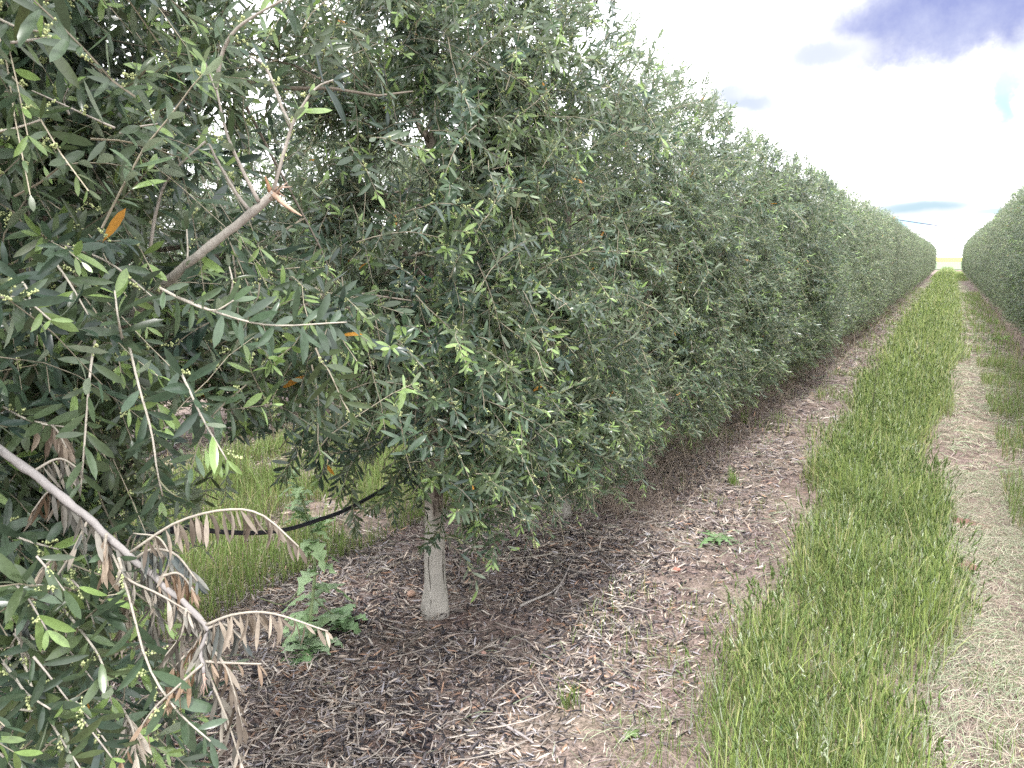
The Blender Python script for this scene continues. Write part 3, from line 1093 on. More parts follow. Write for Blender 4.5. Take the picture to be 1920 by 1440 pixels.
hs_l.build('outer_foliage', M_LEAF, main, loc=main.location)
hs_t.build('outer_twigs', M_TWIG, main, loc=main.location)
hs_b.build('flower_buds', M_BUD, main, loc=main.location)

# ------------------------------------------------------------------ drip hose between the trunks
mb = MB()
HX = ROW_L + .03
hp = [(-1.93, .2, .86), (-1.89, .75, .88), (-1.86, 1.05, .87)] + [tuple(atx(x, y_, X)) for x, y_, X in
     ((345, 990, -1.86), (400, 996, -1.86), (450, 999, -1.86), (500, 998, -1.86), (545, 991, -1.86), (590, 977, -1.86), (650, 955, -1.86), (735, 906, -1.86))] + [(-1.86, 2.66, .80)]
yy = MAIN_Y
while yy < 20:
    hp += [(-1.86, yy + STEP * .5, .66), (-1.86, yy + STEP, .80)]
    yy += STEP
path = spline(hp, 260)
tubes(mb, path, .0074, 12, (.012, .013, .018))
hose = mb.build('irrigation_hose', M_HOSE)
tag(hose, 'black plastic irrigation hose sagging between the olive trunks', 'hose')
# emitters on the hose
mb = MB()
for y_ in (1.35, 2.28, 2.95):
    c = path[np.argmin(np.abs(path[:, 1] - y_))]
    tubes(mb, [c + [0, -.006, 0], c + [0, -.004, 0], c + [0, .004, 0], c + [0, .006, 0]], np.array([[.011, .0116, .0116, .011]]), 12, (.03, .03, .035))
mb.build('hose_ring', M_HOSE, hose)

# ------------------------------------------------------------------ leaf litter, straw, sticks
LIT = (np.array([(0, 0, 0), (-.85, .3, .10), (.85, .3, .10), (-.8, .7, .10), (.8, .7, .10), (0, 1, -.02), (0, .5, -.02)], float) * [1, 1, 1],
       [(0, 6, 1), (0, 2, 6), (1, 6, 3), (2, 4, 6), (3, 6, 5), (6, 4, 5)])
rl = np.random.default_rng(9)


def patch(x, y, s, o):
    return np.sin(s * x + o) * np.sin(s * 1.13 * y + 2 * o) + .6 * np.sin(s * 2.3 * (x + y) + 3 * o) * np.sin(s * 1.9 * (x - y) + o)


def in_view(x, y, m=.12):
    """a wedge a little wider than the view"""
    a = np.arctan2(-x, y)
    return (a < R(29.4 + 33.7) + m) & (a > R(29.4 - 33.7) - m)


def scatter(n, x0, x1, y0, y1):
    return rl.uniform(x0, x1, n), rl.uniform(y0, y1, n)


lit = MB()
for dmin, dmax, dens, sc in ((1.2, 4.0, 6800, 1.0), (4.0, 7.0, 3800, 1.2), (7.0, 14.0, 900, 1.7), (14, 30, 160, 2.8)):
    x0, x1, y0, y1 = -6.3, -.62, .6, dmax
    n = int(dens * (x1 - x0) * (y1 - y0))
    x, y = scatter(n, x0, x1, y0, y1)
    if dmin < 2:      # litter heaped round the trunk foot
        x[:900] = MAIN_X + rl.normal(0, .075, 900)
        y[:900] = MAIN_Y + rl.normal(0, .075, 900)
    d = np.hypot(x, y)
    pr = np.interp(x, [-6.3, -4.9, -4.4, -3.3, -2.9, -1.35, -1.05, -.75, -.62], [.9, .8, .2, .2, .9, 1, .72, .22, .08])
    pr = pr * np.clip(.75 + .55 * patch(x, y, 3.1, .7), .12, 1)
    ok = (d > dmin) & (d < dmax) & in_view(x, y) & (rl.random(n) < pr)
    x, y = x[ok], y[ok]
    m = len(x)
    yaw = rl.uniform(0, 6.28, m)
    pt = rl.normal(0, .22, m)
    rlz = rl.normal(0, .5, m)
    Yx = np.stack([np.cos(yaw) * np.cos(pt), np.sin(yaw) * np.cos(pt), np.sin(pt)], -1)
    up = np.stack([rlz * -np.sin(yaw), rlz * np.cos(yaw), np.ones(m)], -1)
    Z = nrm(up - (up * Yx).sum(-1, keepdims=True) * Yx)
    X = np.cross(Yx, Z)
    Lf = rl.uniform(.030, .066, m) * sc
    O = np.stack([x, y, gh(x, y) + .002 + rl.uniform(0, .014, m) * np.clip(pr[ok], .3, 1) + np.abs(pt) * Lf * .25 + .028 * np.exp(-((x - MAIN_X) ** 2 + (y - MAIN_Y) ** 2) / .0085)], -1)
    wdt = Lf * rl.uniform(.045, .09, m)
    pal = np.array([(.46, .38, .31), (.38, .325, .285), (.27, .235, .225), (.10, .088, .09), (.020, .019, .024), (.52, .47, .41), (.36, .23, .16), (.34, .32, .335)])
    blk = np.clip(patch(x, y, 2.2, 2.1) * .55 + .62 + .6 * np.exp(-((x + 1.45) / .35) ** 2), 0, 1.15)
    pm = np.stack([.20 - .06 * blk, .19 - .05 * blk, .12 * np.ones(m), .12 + .14 * blk, .05 + .26 * blk ** 2, .18 - .06 * blk, .07 * np.ones(m), .10 * np.ones(m)], -1)
    pm = np.cumsum(pm / pm.sum(1, keepdims=True), 1)
    idx = (rl.random((m, 1)) > pm).sum(1).clip(0, 7)
    c = pal[idx] * rl.uniform(.65, 1.3, (m, 1))
    lit.stamp(LIT, O, np.stack([X, Yx, Z], 1), np.stack([wdt, Lf, Lf * rl.uniform(-.8, 1.4, m) * .5], -1), c)
tag(lit.build('leaf_litter', M_LITTER, smooth=False), 'carpet of fallen brown and blackened olive leaves under the hedge', 'leaf litter', kind='stuff')


def blade_mesh(mb, x, y, h, lean, az_, wdt, c0, c1, k=4, z0=None, sag=1.0):
    """curved tapering blades; lean = horizontal reach / height"""
    m = len(x)
    s = np.linspace(0, 1, k)[None, :]
    zb = gh(x, y) if z0 is None else gh(x, y) + z0
    hx = (lean * h)[:, None] * s ** 1.7
    hz = h[:, None] * (s - .25 * np.clip(lean, 0, 1.4)[:, None] * s ** 2.5 * sag)
    cx, cy_ = np.cos(az_)[:, None], np.sin(az_)[:, None]
    C = np.stack([x[:, None] + cx * hx, y[:, None] + cy_ * hx, zb[:, None] + hz], -1)
    ta = az_ + np.pi / 2 + rl.normal(0, .5, m)
    side = np.stack([np.cos(ta), np.sin(ta), np.zeros(m)], -1)[:, None]
    w = wdt[:, None, None] * np.interp(s[0], [0, .3, 1], [.75, 1, .0])[None, :, None]
    Lv = C - side * w
    Rv = C[:, :-1] + side * w[:, :-1]
    V = np.concatenate([Lv, Rv], 1)
    nv = 2 * k - 1
    F = []
    for j in range(k - 2):
        F.append((j, k + j, k + j + 1, j + 1))
    lo = np.concatenate([np.array(f) for f in F] + [np.array((k - 2, k + k - 2, k - 1))])
    to = [4] * len(F) + [3]
    u = np.concatenate([s[0], s[0, :-1]])[None, :, None]
    col = c0[:, None] * (1 - u) + c1[:, None] * u
    mb.add(V.reshape(-1, 3), (lo[None] + (np.arange(m) * nv)[:, None]).ravel(), np.tile(to, m), col.reshape(-1, 3))
    return C[:, -1], C[:, -1] - C[:, -2]


SPIK = (np.array([(0, 0, 0), (1, .3, 0), (-.5, .3, .87), (-.5, .3, -.87), (.6, .75, 0), (-.3, .75, .5), (-.3, .75, -.5), (0, 1, 0)], float),
        [(0, 2, 1), (0, 3, 2), (0, 1, 3), (1, 2, 5, 4), (2, 3, 6, 5), (3, 1, 4, 6), (4, 5, 7), (5, 6, 7), (6, 4, 7)])


def strip_edges(y, x):
    e = .10 * np.sin(1.7 * y + .4) + .06 * np.sin(4.1 * y) + .04 * np.sin(9.7 * y)
    lo = np.interp(y, [2, 4, 6, 10], [-.49, -.60, -.70, -.78]) + e * .7
    hi = np.interp(y, [3, 6, 9, 14, 30], [.12, .0, .02, .22, .3]) + .08 * np.sin(1.3 * y + 2) + .05 * np.sin(3.7 * y)
    return lo, hi


gr = MB()
heads = MB()
for y0, y1, dens, ws, hs in ((1.9, 5.5, 5200, 1.0, 1.0), (5.5, 10, 3000, 1.35, 1), (10, 20, 1400, 2.0, 1), (20, 45, 520, 3.6, 1.0), (45, 112, 170, 7.0, 1.0)):
    x0, x1 = -1.0, .40
    n = int(dens * (x1 - x0) * (y1 - y0))
    x, y = scatter(n, x0, x1, y0, y1)
    lo, hi = strip_edges(y, x)
    pin = np.clip(np.minimum(x - lo, hi - x) / .12 + .5, 0, 1)
    pin = pin * np.clip(.85 + .45 * patch(x, y, 4.0, 1.9), .25, 1)
    ok = in_view(x, y) & (rl.random(n) < pin)
    x, y, pin = x[ok], y[ok], pin[ok]
    m = len(x)
    h = rl.uniform(.08, .40, m) * (.55 + .45 * pin) * (1 + .20 * patch(x, y, 5.3, .3) + .12 * patch(x, y, 11, .9)) * hs * np.interp(y, [2, 5, 12], [.82, .95, 1.15])
    pal = np.array([(.23, .34, .07), (.32, .43, .10), (.12, .20, .045), (.43, .49, .20), (.58, .52, .29), (.37, .45, .31)])
    idx = rl.choice(6, m, p=[.22, .23, .16, .17, .09, .13])
    c1 = pal[idx] * rl.uniform(.75, 1.25, (m, 1))
    c0 = c1 * .55 + np.array([.13, .12, .075])
    lean = np.abs(rl.normal(.30, .34, m))
    blade_mesh(gr, x, y, h, lean, rl.uniform(0, 6.28, m), rl.uniform(.0010, .0030, m) * ws, c0, c1, k=4)
    # seed heads on stems
    q = rl.random(m) < (.26 if y1 < 12 else .14)
    xs, ys = x[q] + rl.normal(0, .01, q.sum()), y[q]
    ms = len(xs)
    hh_ = h[q] * rl.uniform(.9, 1.25, ms) + .05
    ln = np.abs(rl.normal(.16, .16, ms))
    aa = rl.uniform(0, 6.28, ms)
    cs = np.tile(np.array([.20, .28, .09]), (ms, 1)) * rl.uniform(.8, 1.2, (ms, 1))
    tip, td = blade_mesh(gr, xs, ys, hh_, ln, aa, np.full(ms, .0009) * ws, cs, cs, k=4)
    pale = rl.random(ms) < .10
    for rep in range(3):
        dd = nrm(nrm(td) + rl.normal(0, .16, (ms, 3)) + np.array([0, 0, -.25]) * pale[:, None])
        ref = nrm(rl.standard_normal((ms, 3)))
        X = nrm(np.cross(dd, ref))
        Z = np.cross(X, dd)
        O = tip - nrm(td) * (.004 + rep * .011)
        Lh = rl.uniform(.016, .032, ms)
        cc = np.where(pale[:, None], np.array([.44, .50, .34]), np.array([.15, .22, .07])) * rl.uniform(.7, 1.4, (ms, 1))
        heads.stamp(SPIK, O, np.stack([X, dd, Z], 1), np.stack([Lh * .12 * ws ** .6, Lh * ws ** .3, Lh * .12 * ws ** .6], -1), cc)
    if y1 > 12:
        continue
tag(gr.build('grass_strip', M_GRASS, smooth=False), 'tall green brome grass growing in a strip down the middle of the alley', 'grass', kind='stuff')
tag(heads.build('grass_seed_heads', M_GRASS, smooth=True), 'nodding seed heads standing above the middle grass strip', 'seed heads', kind='stuff')

# tufts and thin green cover elsewhere
gs = MB()
for (x0, x1, y0, y1, dens, ws, hs, thr) in (
        (.45, 1.15, 2.6, 7, 2600, 1.1, .8, -.5), (.47, 1.15, 7, 14, 1300, 1.7, .85, -.45), (.5, 1.2, 14, 40, 300, 3.6, .85, -.3),
        (-1.3, -.7, 2.0, 6, 700, 1.0, .45, .45), (-2.1, -.8, 6, 14, 800, 1.7, .75, .42), (-1.8, -.8, 14, 45, 260, 3.6, .75, .1),
        (-1.05, .4, 1.75, 3.3, 1300, 1.0, .45, -.1),
        (-5.0, -2.7, .9, 6, 3800, 1.4, .9, -.75), (-5.0, -2.75, 6, 14, 900, 2.2, .9, -.7), (-2.6, -1.2, 4.9, 8, 900, 1.2, .7, .55),
        (.1, .5, 14, 60, 260, 4.0, .5, -.2), (-1.2, 1.2, 60, 97, 90, 7, .8, -.8)):
    n = int(dens * (x1 - x0) * (y1 - y0))
    x, y = scatter(n, x0, x1, y0, y1)
    pv = patch(x, y, 2.9, .2 + x0)
    ok = in_view(x, y) & (rl.random(n) < np.clip((pv - thr) / .6, 0.02, 1))
    x, y = x[ok], y[ok]
    m = len(x)
    h = rl.uniform(.06, .26, m) * hs
    pal = np.array([(.17, .27, .06), (.24, .36, .10), (.13, .22, .06), (.30, .36, .15), (.45, .40, .20)])
    c1 = pal[rl.choice(5, m, p=[.3, .25, .2, .15, .1])] * rl.uniform(.75, 1.25, (m, 1))
    c0 = c1 * .6 + np.array([.06, .05, .03])
    blade_mesh(gs, x, y, h, np.abs(rl.normal(.35, .35, m)), rl.uniform(0, 6.28, m), rl.uniform(.0010, .0022, m) * ws, c0, c1, k=4)
tag(gs.build('grass_tufts', M_GRASS, smooth=False), 'scattered grass tufts beside the wheel tracks and behind the first hedgerow', 'grass', kind='stuff')

# flattened dry straw
st = MB()
for (x0, x1, y0, y1, dens, ws, al, gr_) in (
        (.02, 1.15, 2.0, 6.5, 8000, .72, .6, .42), (.02, .9, 6.5, 14, 1300, 1.7, .7, .4), (.1, .9, 14, 50, 220, 4, .8, .4),
        (-1.45, -.45, 1.6, 4.0, 170, .9, 1.3, .2), (-2.1, -.6, 4.0, 9, 700, 1.1, 1.3, .08), (-1.9, -.6, 9, 20, 500, 2.1, 1.3, .15), (-1.7, -.6, 20, 60, 110, 4.5, 1.2, .3),
        (-1.0, .3, 1.75, 5, 800, .8, 1.0, .35), (-5.2, -1.0, .8, 5, 160, .9, 1.5, .1)):
    n = int(dens * (x1 - x0) * (y1 - y0))
    x, y = scatter(n, x0, x1, y0, y1)
    edge = np.clip(np.minimum(x - x0, x1 - x) / (.18 if x0 < -.9 else .06), 0, 1)
    ok = in_view(x, y) & (rl.random(n) < edge * np.clip(.8 + .4 * patch(x, y, 3.7, x0), .15, 1))
    x, y = x[ok], y[ok]
    m = len(x)
    Ln = rl.uniform(.03, .17, m) * (1 + .15 * (ws - 1))
    aa = np.pi / 2 + rl.normal(-.25, al, m) + np.pi * (rl.random(m) < .5)
    k = 4
    s = np.linspace(0, 1, k)[None]
    bend = rl.normal(0, .35, m)[:, None]
    ang = aa[:, None] + bend * s
    X_ = x[:, None] + np.cos(ang) * Ln[:, None] * s
    Y_ = y[:, None] + np.sin(ang) * Ln[:, None] * s
    Z_ = gh(X_, Y_) + .004 + rl.uniform(0, .022, m)[:, None] + rl.uniform(0, .02, m)[:, None] * np.sin(s * np.pi)
    C = np.stack([X_, Y_, Z_], -1)
    pal = np.array([(.50, .43, .33), (.40, .34, .26), (.56, .51, .41), (.36, .29, .23), (.44, .37, .33)])
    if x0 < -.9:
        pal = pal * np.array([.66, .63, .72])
    c = pal[rl.integers(0, 5, m)] * rl.uniform(.7, 1.25, (m, 1))
    isg = rl.random(m) < gr_
    c = np.where(isg[:, None], np.array([.33, .39, .25]) * rl.uniform(.7, 1.3, (m, 1)), c)
    rr = rl.uniform(.0007, .0016, m)[:, None] * ws * np.array([[1, 1, .9, .4]])
    tubes(st, C, rr, 3, c)
tag(st.build('flattened_straw', M_STRAW, smooth=False), 'pale mown straw pressed flat along the wheel tracks', 'straw', kind='stuff')

# dry brush and dead stems along the hedge foot
br = MB()
n = 3200
y = 4.3 + 26 * rl.random(n) ** 1.6
x = np.where(rl.random(n) < .75, rl.normal(-1.68, .20, n), rl.normal(1.25, .15, n))
ok = in_view(x, y)
x, y = x[ok], y[ok]
m = len(x)
kb = np.interp(y, [4, 12, 30], [1, 1.7, 3.2])
Hh = rl.uniform(.04, .27, m) * np.interp(y, [3.9, 5, 30], [.4, 1, 1])
aa = rl.uniform(0, 6.28, m)
rc = Hh * rl.uniform(.3, 1.6, m)
s = np.linspace(0, 1, 5)[None]
X_ = x[:, None] + np.cos(aa)[:, None] * rc[:, None] * s + rl.normal(0, .006, (m, 5))
Y_ = y[:, None] + np.sin(aa)[:, None] * rc[:, None] * s
Z_ = gh(X_, Y_) + .004 + Hh[:, None] * np.sin(s * rl.uniform(1.4, 3.0, (m, 1)))
tubes(br, np.stack([X_, Y_, Z_], -1), (rl.uniform(.0008, .0018, m) * kb)[:, None] * np.array([[1, .9, .8, .7, .4]]), 3,
      np.array([.26, .21, .165]) * rl.uniform(.5, 1.7, (m, 1)))
tag(br.build('dry_brush', M_STRAW, smooth=False), 'dry brown stems and dead grass tangled along the hedge foot', 'dry brush', kind='stuff')

# small twigs in the litter
tg = MB()
n = 1500
x, y = rl.uniform(-3.2, -1.0, n), 1.2 + 8 * rl.random(n) ** 1.3
ok = in_view(x, y)
x, y = x[ok], y[ok]
m = len(x)
Ln = rl.uniform(.05, .26, m)
aa = rl.uniform(0, 6.28, m)
s = np.linspace(0, 1, 5)[None]
ang = aa[:, None] + rl.normal(0, .5, (m, 1)) * s
X_ = x[:, None] + np.cos(ang) * Ln[:, None] * s
Y_ = y[:, None] + np.sin(ang) * Ln[:, None] * s
Z_ = gh(X_, Y_) + .012 + rl.uniform(0, .02, m)[:, None]
tubes(tg, np.stack([X_, Y_, Z_], -1), rl.uniform(.0012, .0032, m)[:, None] * np.array([[1, .95, .9, .8, .5]]), 5,
      np.array([.27, .24, .21]) * rl.uniform(.45, 1.5, (m, 1)))
tag(tg.build('twig_litter', M_TWIG), 'thin grey prunings scattered over the leaf litter', 'twigs', kind='stuff')

# dropped shrivelled olives
ol = MB()
n = 1300
x, y = rl.uniform(-2.6, -.95, n), 1.3 + 5 * rl.random(n)
ok = in_view(x, y)
x, y = x[ok], y[ok]
m = len(x)
r = rl.uniform(.004, .009, m)
A3 = np.broadcast_to(np.eye(3), (m, 3, 3))
ico = []
import bmesh
bm = bmesh.new()
bmesh.ops.create_icosphere(bm, subdivisions=1, radius=1)
ICO = (np.array([v.co[:] for v in bm.verts]), [tuple(v.index for v in f.verts) for f in bm.faces])
bm.free()
bm = bmesh.new()
bmesh.ops.create_icosphere(bm, subdivisions=3, radius=1)
ICO3 = (np.array([v.co[:] for v in bm.verts]), [tuple(v.index for v in f.verts) for f in bm.faces])
bm.free()
ol.stamp(ICO, np.stack([x, y, gh(x, y) + .010], -1), A3, np.stack([r, r * 1.2, r * .8], -1), np.array([[.018, .015, .018]]) * rl.uniform(.6, 1.8, (m, 1)))
tag(ol.build('fallen_olives', M_LITTER), 'small black shrivelled olives dropped on the soil', 'olives', kind='stuff')

# individual fallen sticks
STK = [
    ([(925, 1056), (985, 1052), (1040, 1046), (1076, 1050)], .0045, (.40, .36, .30), 'pale straight stick lying right of the pale trunk, parallel to the frame edge'),
    ([(975, 1142), (1005, 1128), (1035, 1112), (1050, 1100)], .006, (.36, .33, .30), 'short grey stick pointing to the upper right between the pale trunk and the pink pebble'),
    ([(1040, 1120), (1058, 1090), (1070, 1065), (1080, 1045)], .005, (.27, .24, .22), 'dark grey stick standing diagonally across the other prunings'),
    ([(1155, 1098), (1185, 1080), (1215, 1068)], .004, (.30, .27, .25), 'small dark twig on the soil near the wheel track'),
    ([(1165, 1155), (1185, 1140), (1192, 1136)], .003, (.50, .45, .36), 'short cream splinter of wood on the reddish soil'),
    ([(700, 1085), (745, 1063), (790, 1052)], .004, (.38, .34, .27), 'long thin stick lying left of the pale trunk foot'),
    ([(940, 1360), (975, 1380), (1000, 1400)], .006, (.33, .30, .29), 'grey bark strip lying in the dark leaf litter at the bottom of the view'),
]
for pts, r_, c_, lab in STK:
    w = np.array([gnd(px, py) for px, py in pts])
    w[:, 2] = gh(w[:, 0], w[:, 1]) + .018
    w = spline(w, 12)
    mb = MB()
    tubes(mb, w, (np.linspace(1, .6, 12) * r_)[None], 7, c_, .08, rh)
    k = rh.integers(4, 9)
    tubes(mb, [w[k], w[k] + (w[k + 1] - w[k]) * 1.0 + [.01, .015, .01], w[k] + (w[k + 1] - w[k]) * 2 + [.02, .04, .012]], np.array([[r_ * .5, r_ * .4, r_ * .2]]), 5, c_)
    o = mb.build('fallen_stick', M_TWIG)
    tag(o, lab, 'stick', 'fallen sticks')

# pebbles and clods
PEB = [
    (770, 1115, .020, (.38, .25, .19), 'brownish pink stone lying left of the pale trunk foot'),
    (1030, 1168, .012, (.50, .27, .20), 'small salmon pink pebble in the leaf litter in front of the pale trunk'),
    (1105, 1296, .017, (.44, .25, .19), 'flat orange pink stone on bare soil near the grass edge'),
    (1268, 1070, .018, (.36, .17, .13), 'brick red stone on the soil by the wheel track'),
    (1105, 1018, .018, (.26, .17, .13), 'dark brown stone half hidden among prunings'),
    (905, 1232, .014, (.42, .26, .21), 'dusty pink pebble in the middle of the bare soil patch'),
    (1160, 1143, .014, (.48, .47, .46), 'grey white pebble on the soil beside the cream splinter'),
    (1214, 1010, .016, (.50, .50, .52), 'pale grey stone near the broad leaved weed'),
]
for k, (px, py, r_, c_, lab) in enumerate(PEB):
    w = gnd(px, py)
    V = ICO3[0].copy()
    V = V * (1 + .16 * np.sin(V @ rh.normal(0, 2.4, 3) + k)[:, None] + .10 * np.sin(V @ rh.normal(0, 4.5, 3))[:, None])
    V = V * np.array([1.15, .9, .68]) * r_
    mb = MB()
    z = float(gh(w[0], w[1]))
    mb.add(V, np.concatenate([np.array(f) for f in ICO3[1]]), [3] * len(ICO3[1]), c_)
    o = mb.build('pebble', M_STONE)
    o.location = (w[0], w[1], z + r_ * .45)
    o.rotation_euler = (0, 0, rh.uniform(0, 6))
    tag(o, lab, 'stone', 'stones on the soil')
for k, (px, py, r_, lab) in enumerate(((1795, 985, .07, 'larger clod of red earth breaking through the straw of the right wheel track'),
                                       (1835, 990, .05, 'smaller clod of red earth beside the larger one in the right wheel track'),
                                       (1800, 1075, .06, 'flat crumbly clod of red earth nearest the camera in the right wheel track'))):
    w = gnd(px, py)
    V = ICO3[0].copy()
    V = V * (1 + .22 * np.sin(V @ rh.normal(0, 3.0, 3) + k)[:, None] + .14 * np.sin(V @ rh.normal(0, 7, 3))[:, None] + rh.normal(0, .03, (len(V), 1)))
    V = V * np.array([1.2, .9, .38]) * r_
    mb = MB()
    mb.add(V, np.concatenate([np.array(f) for f in ICO3[1]]), [3] * len(ICO3[1]), (.17, .10, .078))
    o = mb.build('earth_clod', M_STONE, smooth=False)
    o.location = (w[0], w[1], float(gh(w[0], w[1])) + .008)
    tag(o, lab, 'clod of earth', 'clods of red earth')

# ------------------------------------------------------------------ weeds
rw = np.random.default_rng(31)


def lobed_leaf(mb, base_, d, ln, col, lobes=4, wd_=.42, droop=.4):
    """jagged deeply lobed leaf, one folded surface"""
    d = nrm(d)
    side = nrm(np.cross(d, [0, 0, 1]))
    up = np.cross(side, d)
    n = lobes * 2 + 2
    mids, ls, rs = [], [], []
    for j in range(n + 1):
        t = j / n
        c = base_ + d * ln * t + np.array([0, 0, -1]) * ln * droop * t ** 2 + up * .0
        w = wd_ * ln * (math.sin(math.pi * min(1, .12 + t * .92)) ** .7) * (1.0 if j % 2 else .38) * (1 if j < n else 0)
        back = -d * (.10 * ln if j % 2 else 0)
        mids.append(c)
        ls.append(c - side * w * rw.uniform(.8, 1.1) + up * w * .25 + back)
        rs.append(c + side * w * rw.uniform(.8, 1.1) + up * w * .25 + back)
    V = np.array(mids + ls + rs)
    q = n + 1
    L, T = [], []
    for j in range(n):
        L += [j, j + 1, q + j + 1, q + j]
        L += [j, 2 * q + j, 2 * q + j + 1, j + 1]
        T += [4, 4]
    mb.add(V, L, T, np.array(col) * rw.uniform(.75, 1.25))


def at_ground(px, py):
    w = gnd(px, py)
    w[2] = float(gh(w[0], w[1]))
    return w


# tall thistle
tb_ = at_ground(580, 1205)
X0 = tb_[0]
stem_pts = [tb_] + [atx(px, py, X0) for px, py in ((583, 1150), (590, 1080), (588, 1020), (575, 965), (560, 915), (545, 880))]
root = bpy.data.objects.new('thistle_weed', None)
COL.objects.link(root)
root.location = tb_
mb = MB()
sp_ = spline(stem_pts, 26) - tb_
tubes(mb, sp_, np.linspace(.0078, .0032, 26)[None], 8, (.24, .30, .15), .04, rw)
mb.build('stem', M_TWIG, root)
mb = MB()
for k in range(46):
    t = rw.uniform(.02, 1)
    p = sp_[int(t * 25)]
    a = rw.uniform(0, 6.28)
    ln = rw.uniform(.12, .19) * (1.15 - .60 * t)
    lobed_leaf(mb, p, np.array([math.cos(a), math.sin(a), rw.uniform(.0, 1.0)]), ln, (.27, .38, .20), lobes=3, wd_=.28, droop=rw.uniform(.2, .8))
mb.build('leaf_cluster', M_WEED, root)
mb = MB()
for k in range(26):
    a = rw.uniform(0, 6.28)
    b0 = np.array([rw.normal(.02, .045), rw.normal(0, .035), .01])
    lobed_leaf(mb, b0, np.array([math.cos(a), math.sin(a), rw.uniform(.2, .9)]), rw.uniform(.09, .16), (.28, .38, .23), lobes=4, wd_=.28, droop=rw.uniform(.3, .7))
mb.build('leaf_cluster', M_WEED, root)
mb = MB()
# leafy side clump on the right
for k in range(22):
    a = rw.uniform(0, 6.28)
    b0 = atx(640, 1160, X0) - tb_ + rw.normal(0, .02, 3)
    lobed_leaf(mb, b0, np.array([math.cos(a), math.sin(a), rw.uniform(.0, .9)]), rw.uniform(.08, .14), (.21, .33, .16), lobes=3, wd_=.34, droop=.5)
mb.build('leaf_cluster', M_WEED, root)
mb = MB()
tubes(mb, spline([sp_[6], (sp_[6] + atx(640, 1160, X0) - tb_) / 2 + [0, 0, -.01], atx(640, 1160, X0) - tb_], 8), .0028, 6, (.2, .24, .12))
tubes(mb, spline([sp_[10], atx(540, 1130, X0) - tb_, atx(488, 1122, X0) - tb_], 8), .0024, 6, (.2, .24, .12))
mb.build('side_stem', M_TWIG, root)
tag(root, 'tall green sow thistle with jagged leaves growing between the first two olive trunks', 'weed')


def rosette(px, py, n, ln0, wid, col, name, label, up=(.1, .8)):
    w = at_ground(px, py)
    mb = MB()
    for k in range(n):
        a = k * 2.4 + rw.normal(0, .2)
        e = rw.uniform(*up)
        d = np.array([math.cos(a), math.sin(a), e])
        ln = ln0 * rw.uniform(.6, 1.15)
        lobed_leaf(mb, np.array([0, 0, .008]), d, ln, col, lobes=4, wd_=wid, droop=rw.uniform(.3, .9) * (.5 + e * .6))
    o = mb.build(name, M_WEED)
    o.location = w
    tag(o, label, 'weed', None)
    return o


rosette(1345, 1008, 15, .20, .15, (.17, .28, .12), 'rosette_weed', 'broad leaved green rosette weed on the dirt beside the left wheel track')
rosette(560, 1235, 12, .11, .32, (.15, .26, .11), 'rosette_weed', 'pale jagged rosette weed at the foot of the tall sow thistle')
rosette(1810, 630, 16, .34, .10, (.22, .34, .08), 'rosette_weed', 'bright green arching weed in front of the right hedge', up=(.6, 1.6)).location = (.98, 17.5, 0)
rosette(1478, 1395, 9, .05, .5, (.07, .17, .07), 'clover_plant', 'small dark clover patch low in the grass at the bottom', up=(.5, 1.2))
rosette(1185, 1390, 8, .05, .3, (.18, .27, .10), 'seedling_weed', 'tiny pale green seedling in the litter left of the grass strip', up=(.3, 1.0))
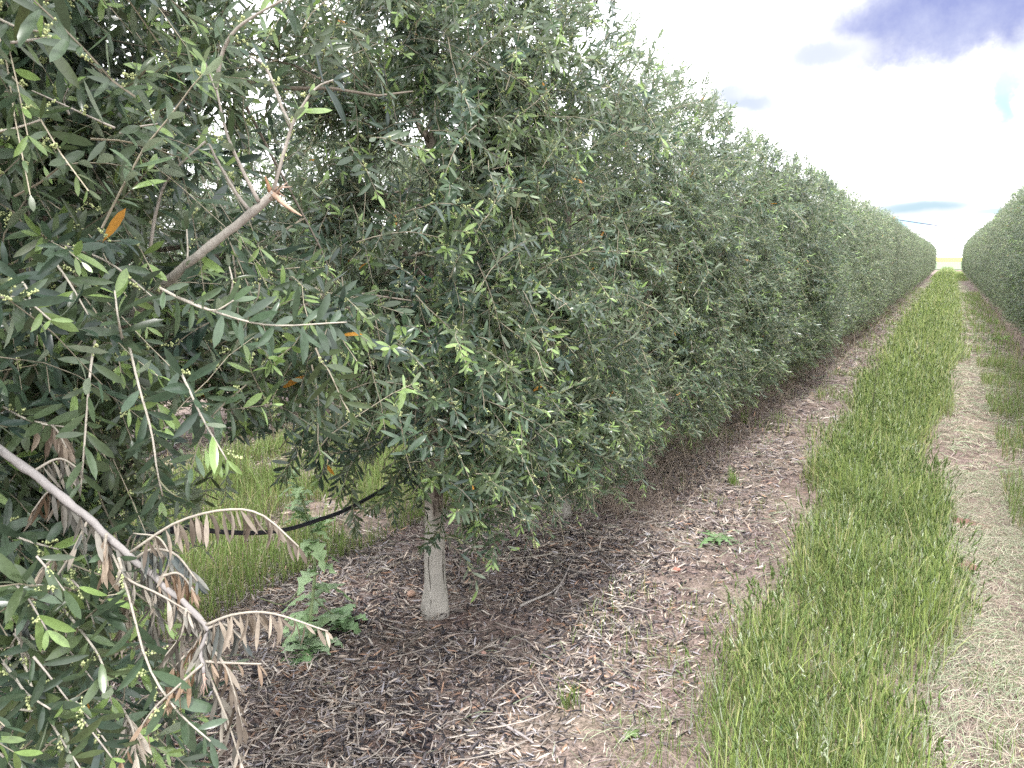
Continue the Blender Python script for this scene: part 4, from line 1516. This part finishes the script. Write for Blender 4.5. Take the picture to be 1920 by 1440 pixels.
# tall dark dock stalk standing in the grass strip
w = at_ground(1630, 830)
top_ = w + np.array([0, 0, .62])
mb = MB()
tubes(mb, spline([np.zeros(3), [.01, 0, .2], [.005, .01, .42], [.02, .0, .66]], 18), np.linspace(.004, .0018, 18)[None], 6, (.10, .09, .07))
for k in range(16):
    t = rw.uniform(.25, 1)
    a = rw.uniform(0, 6.28)
    d = np.array([math.cos(a), math.sin(a), 1.1])
    b_ = np.array([.01, 0, .64 * t])
    tubes(mb, [b_, b_ + d * .02, b_ + d * .035], np.array([[.0015, .0022, .001]]), 4, (.12, .14, .07))
o = mb.build('weed_stalk', M_TWIG)
o.location = w
tag(o, 'thin dark weed stalk standing taller than the grass at the left edge of the strip', 'weed')

# single taller grass stems in the litter by the strip
for k, (px, py, hgt, lab) in enumerate(((1063, 1320, .13, 'lone green grass tuft in the leaf litter below the orange pink stone'),
                                        (1375, 905, .14, 'grass tuft at the hedge side edge of the left wheel track'),
                                        (1538, 745, .16, 'bushy green grass clump between the hedge and the left wheel track'),
                                        (1395, 800, .2, 'thin grass clump growing against the hedge foot'))):
    w = at_ground(px, py)
    mb = MB()
    m = 45
    xx = w[0] + rl.normal(0, .022, m)
    yv = w[1] + rl.normal(0, .022, m)
    c1 = np.tile(np.array([.19, .29, .07]), (m, 1)) * rl.uniform(.7, 1.3, (m, 1))
    blade_mesh(mb, xx, yv, hgt * rl.uniform(.4, 1.2, m), np.abs(rl.normal(.4, .3, m)), rl.uniform(0, 6.28, m), rl.uniform(.001, .0022, m) * (1 + .2 * k), c1 * .7, c1)
    o = mb.build('grass_tuft', M_GRASS, smooth=False, loc=w)
    tag(o, lab, 'grass tuft')

# ------------------------------------------------------------------ power lines far off
for (p0, p1, lab) in (((1690, 413), (1830, 434), 'topmost and darkest power line crossing the sky between the hedges'),
                      ((1740, 441), (1830, 452), 'middle power line crossing the sky between the hedges'),
                      ((1740, 453), (1830, 462), 'lowest power line crossing the sky between the hedges')):
    d0, d1 = ray(*p0), ray(*p1)
    a_ = EYEP + d0 * (104 / d0[1])
    b_ = EYEP + d1 * (108 / d1[1])
    v = b_ - a_
    pts = [a_ - v * 5 + [0, 0, 0], a_ - v * 2, a_, b_, b_ + v * 2, b_ + v * 5]
    mb = MB()
    tubes(mb, spline(pts, 40), (.062 if 'top' in lab else .07), 6, (.09, .11, .17))
    tag(mb.build('power_line', M_WIRE), lab, 'power line', 'power lines')
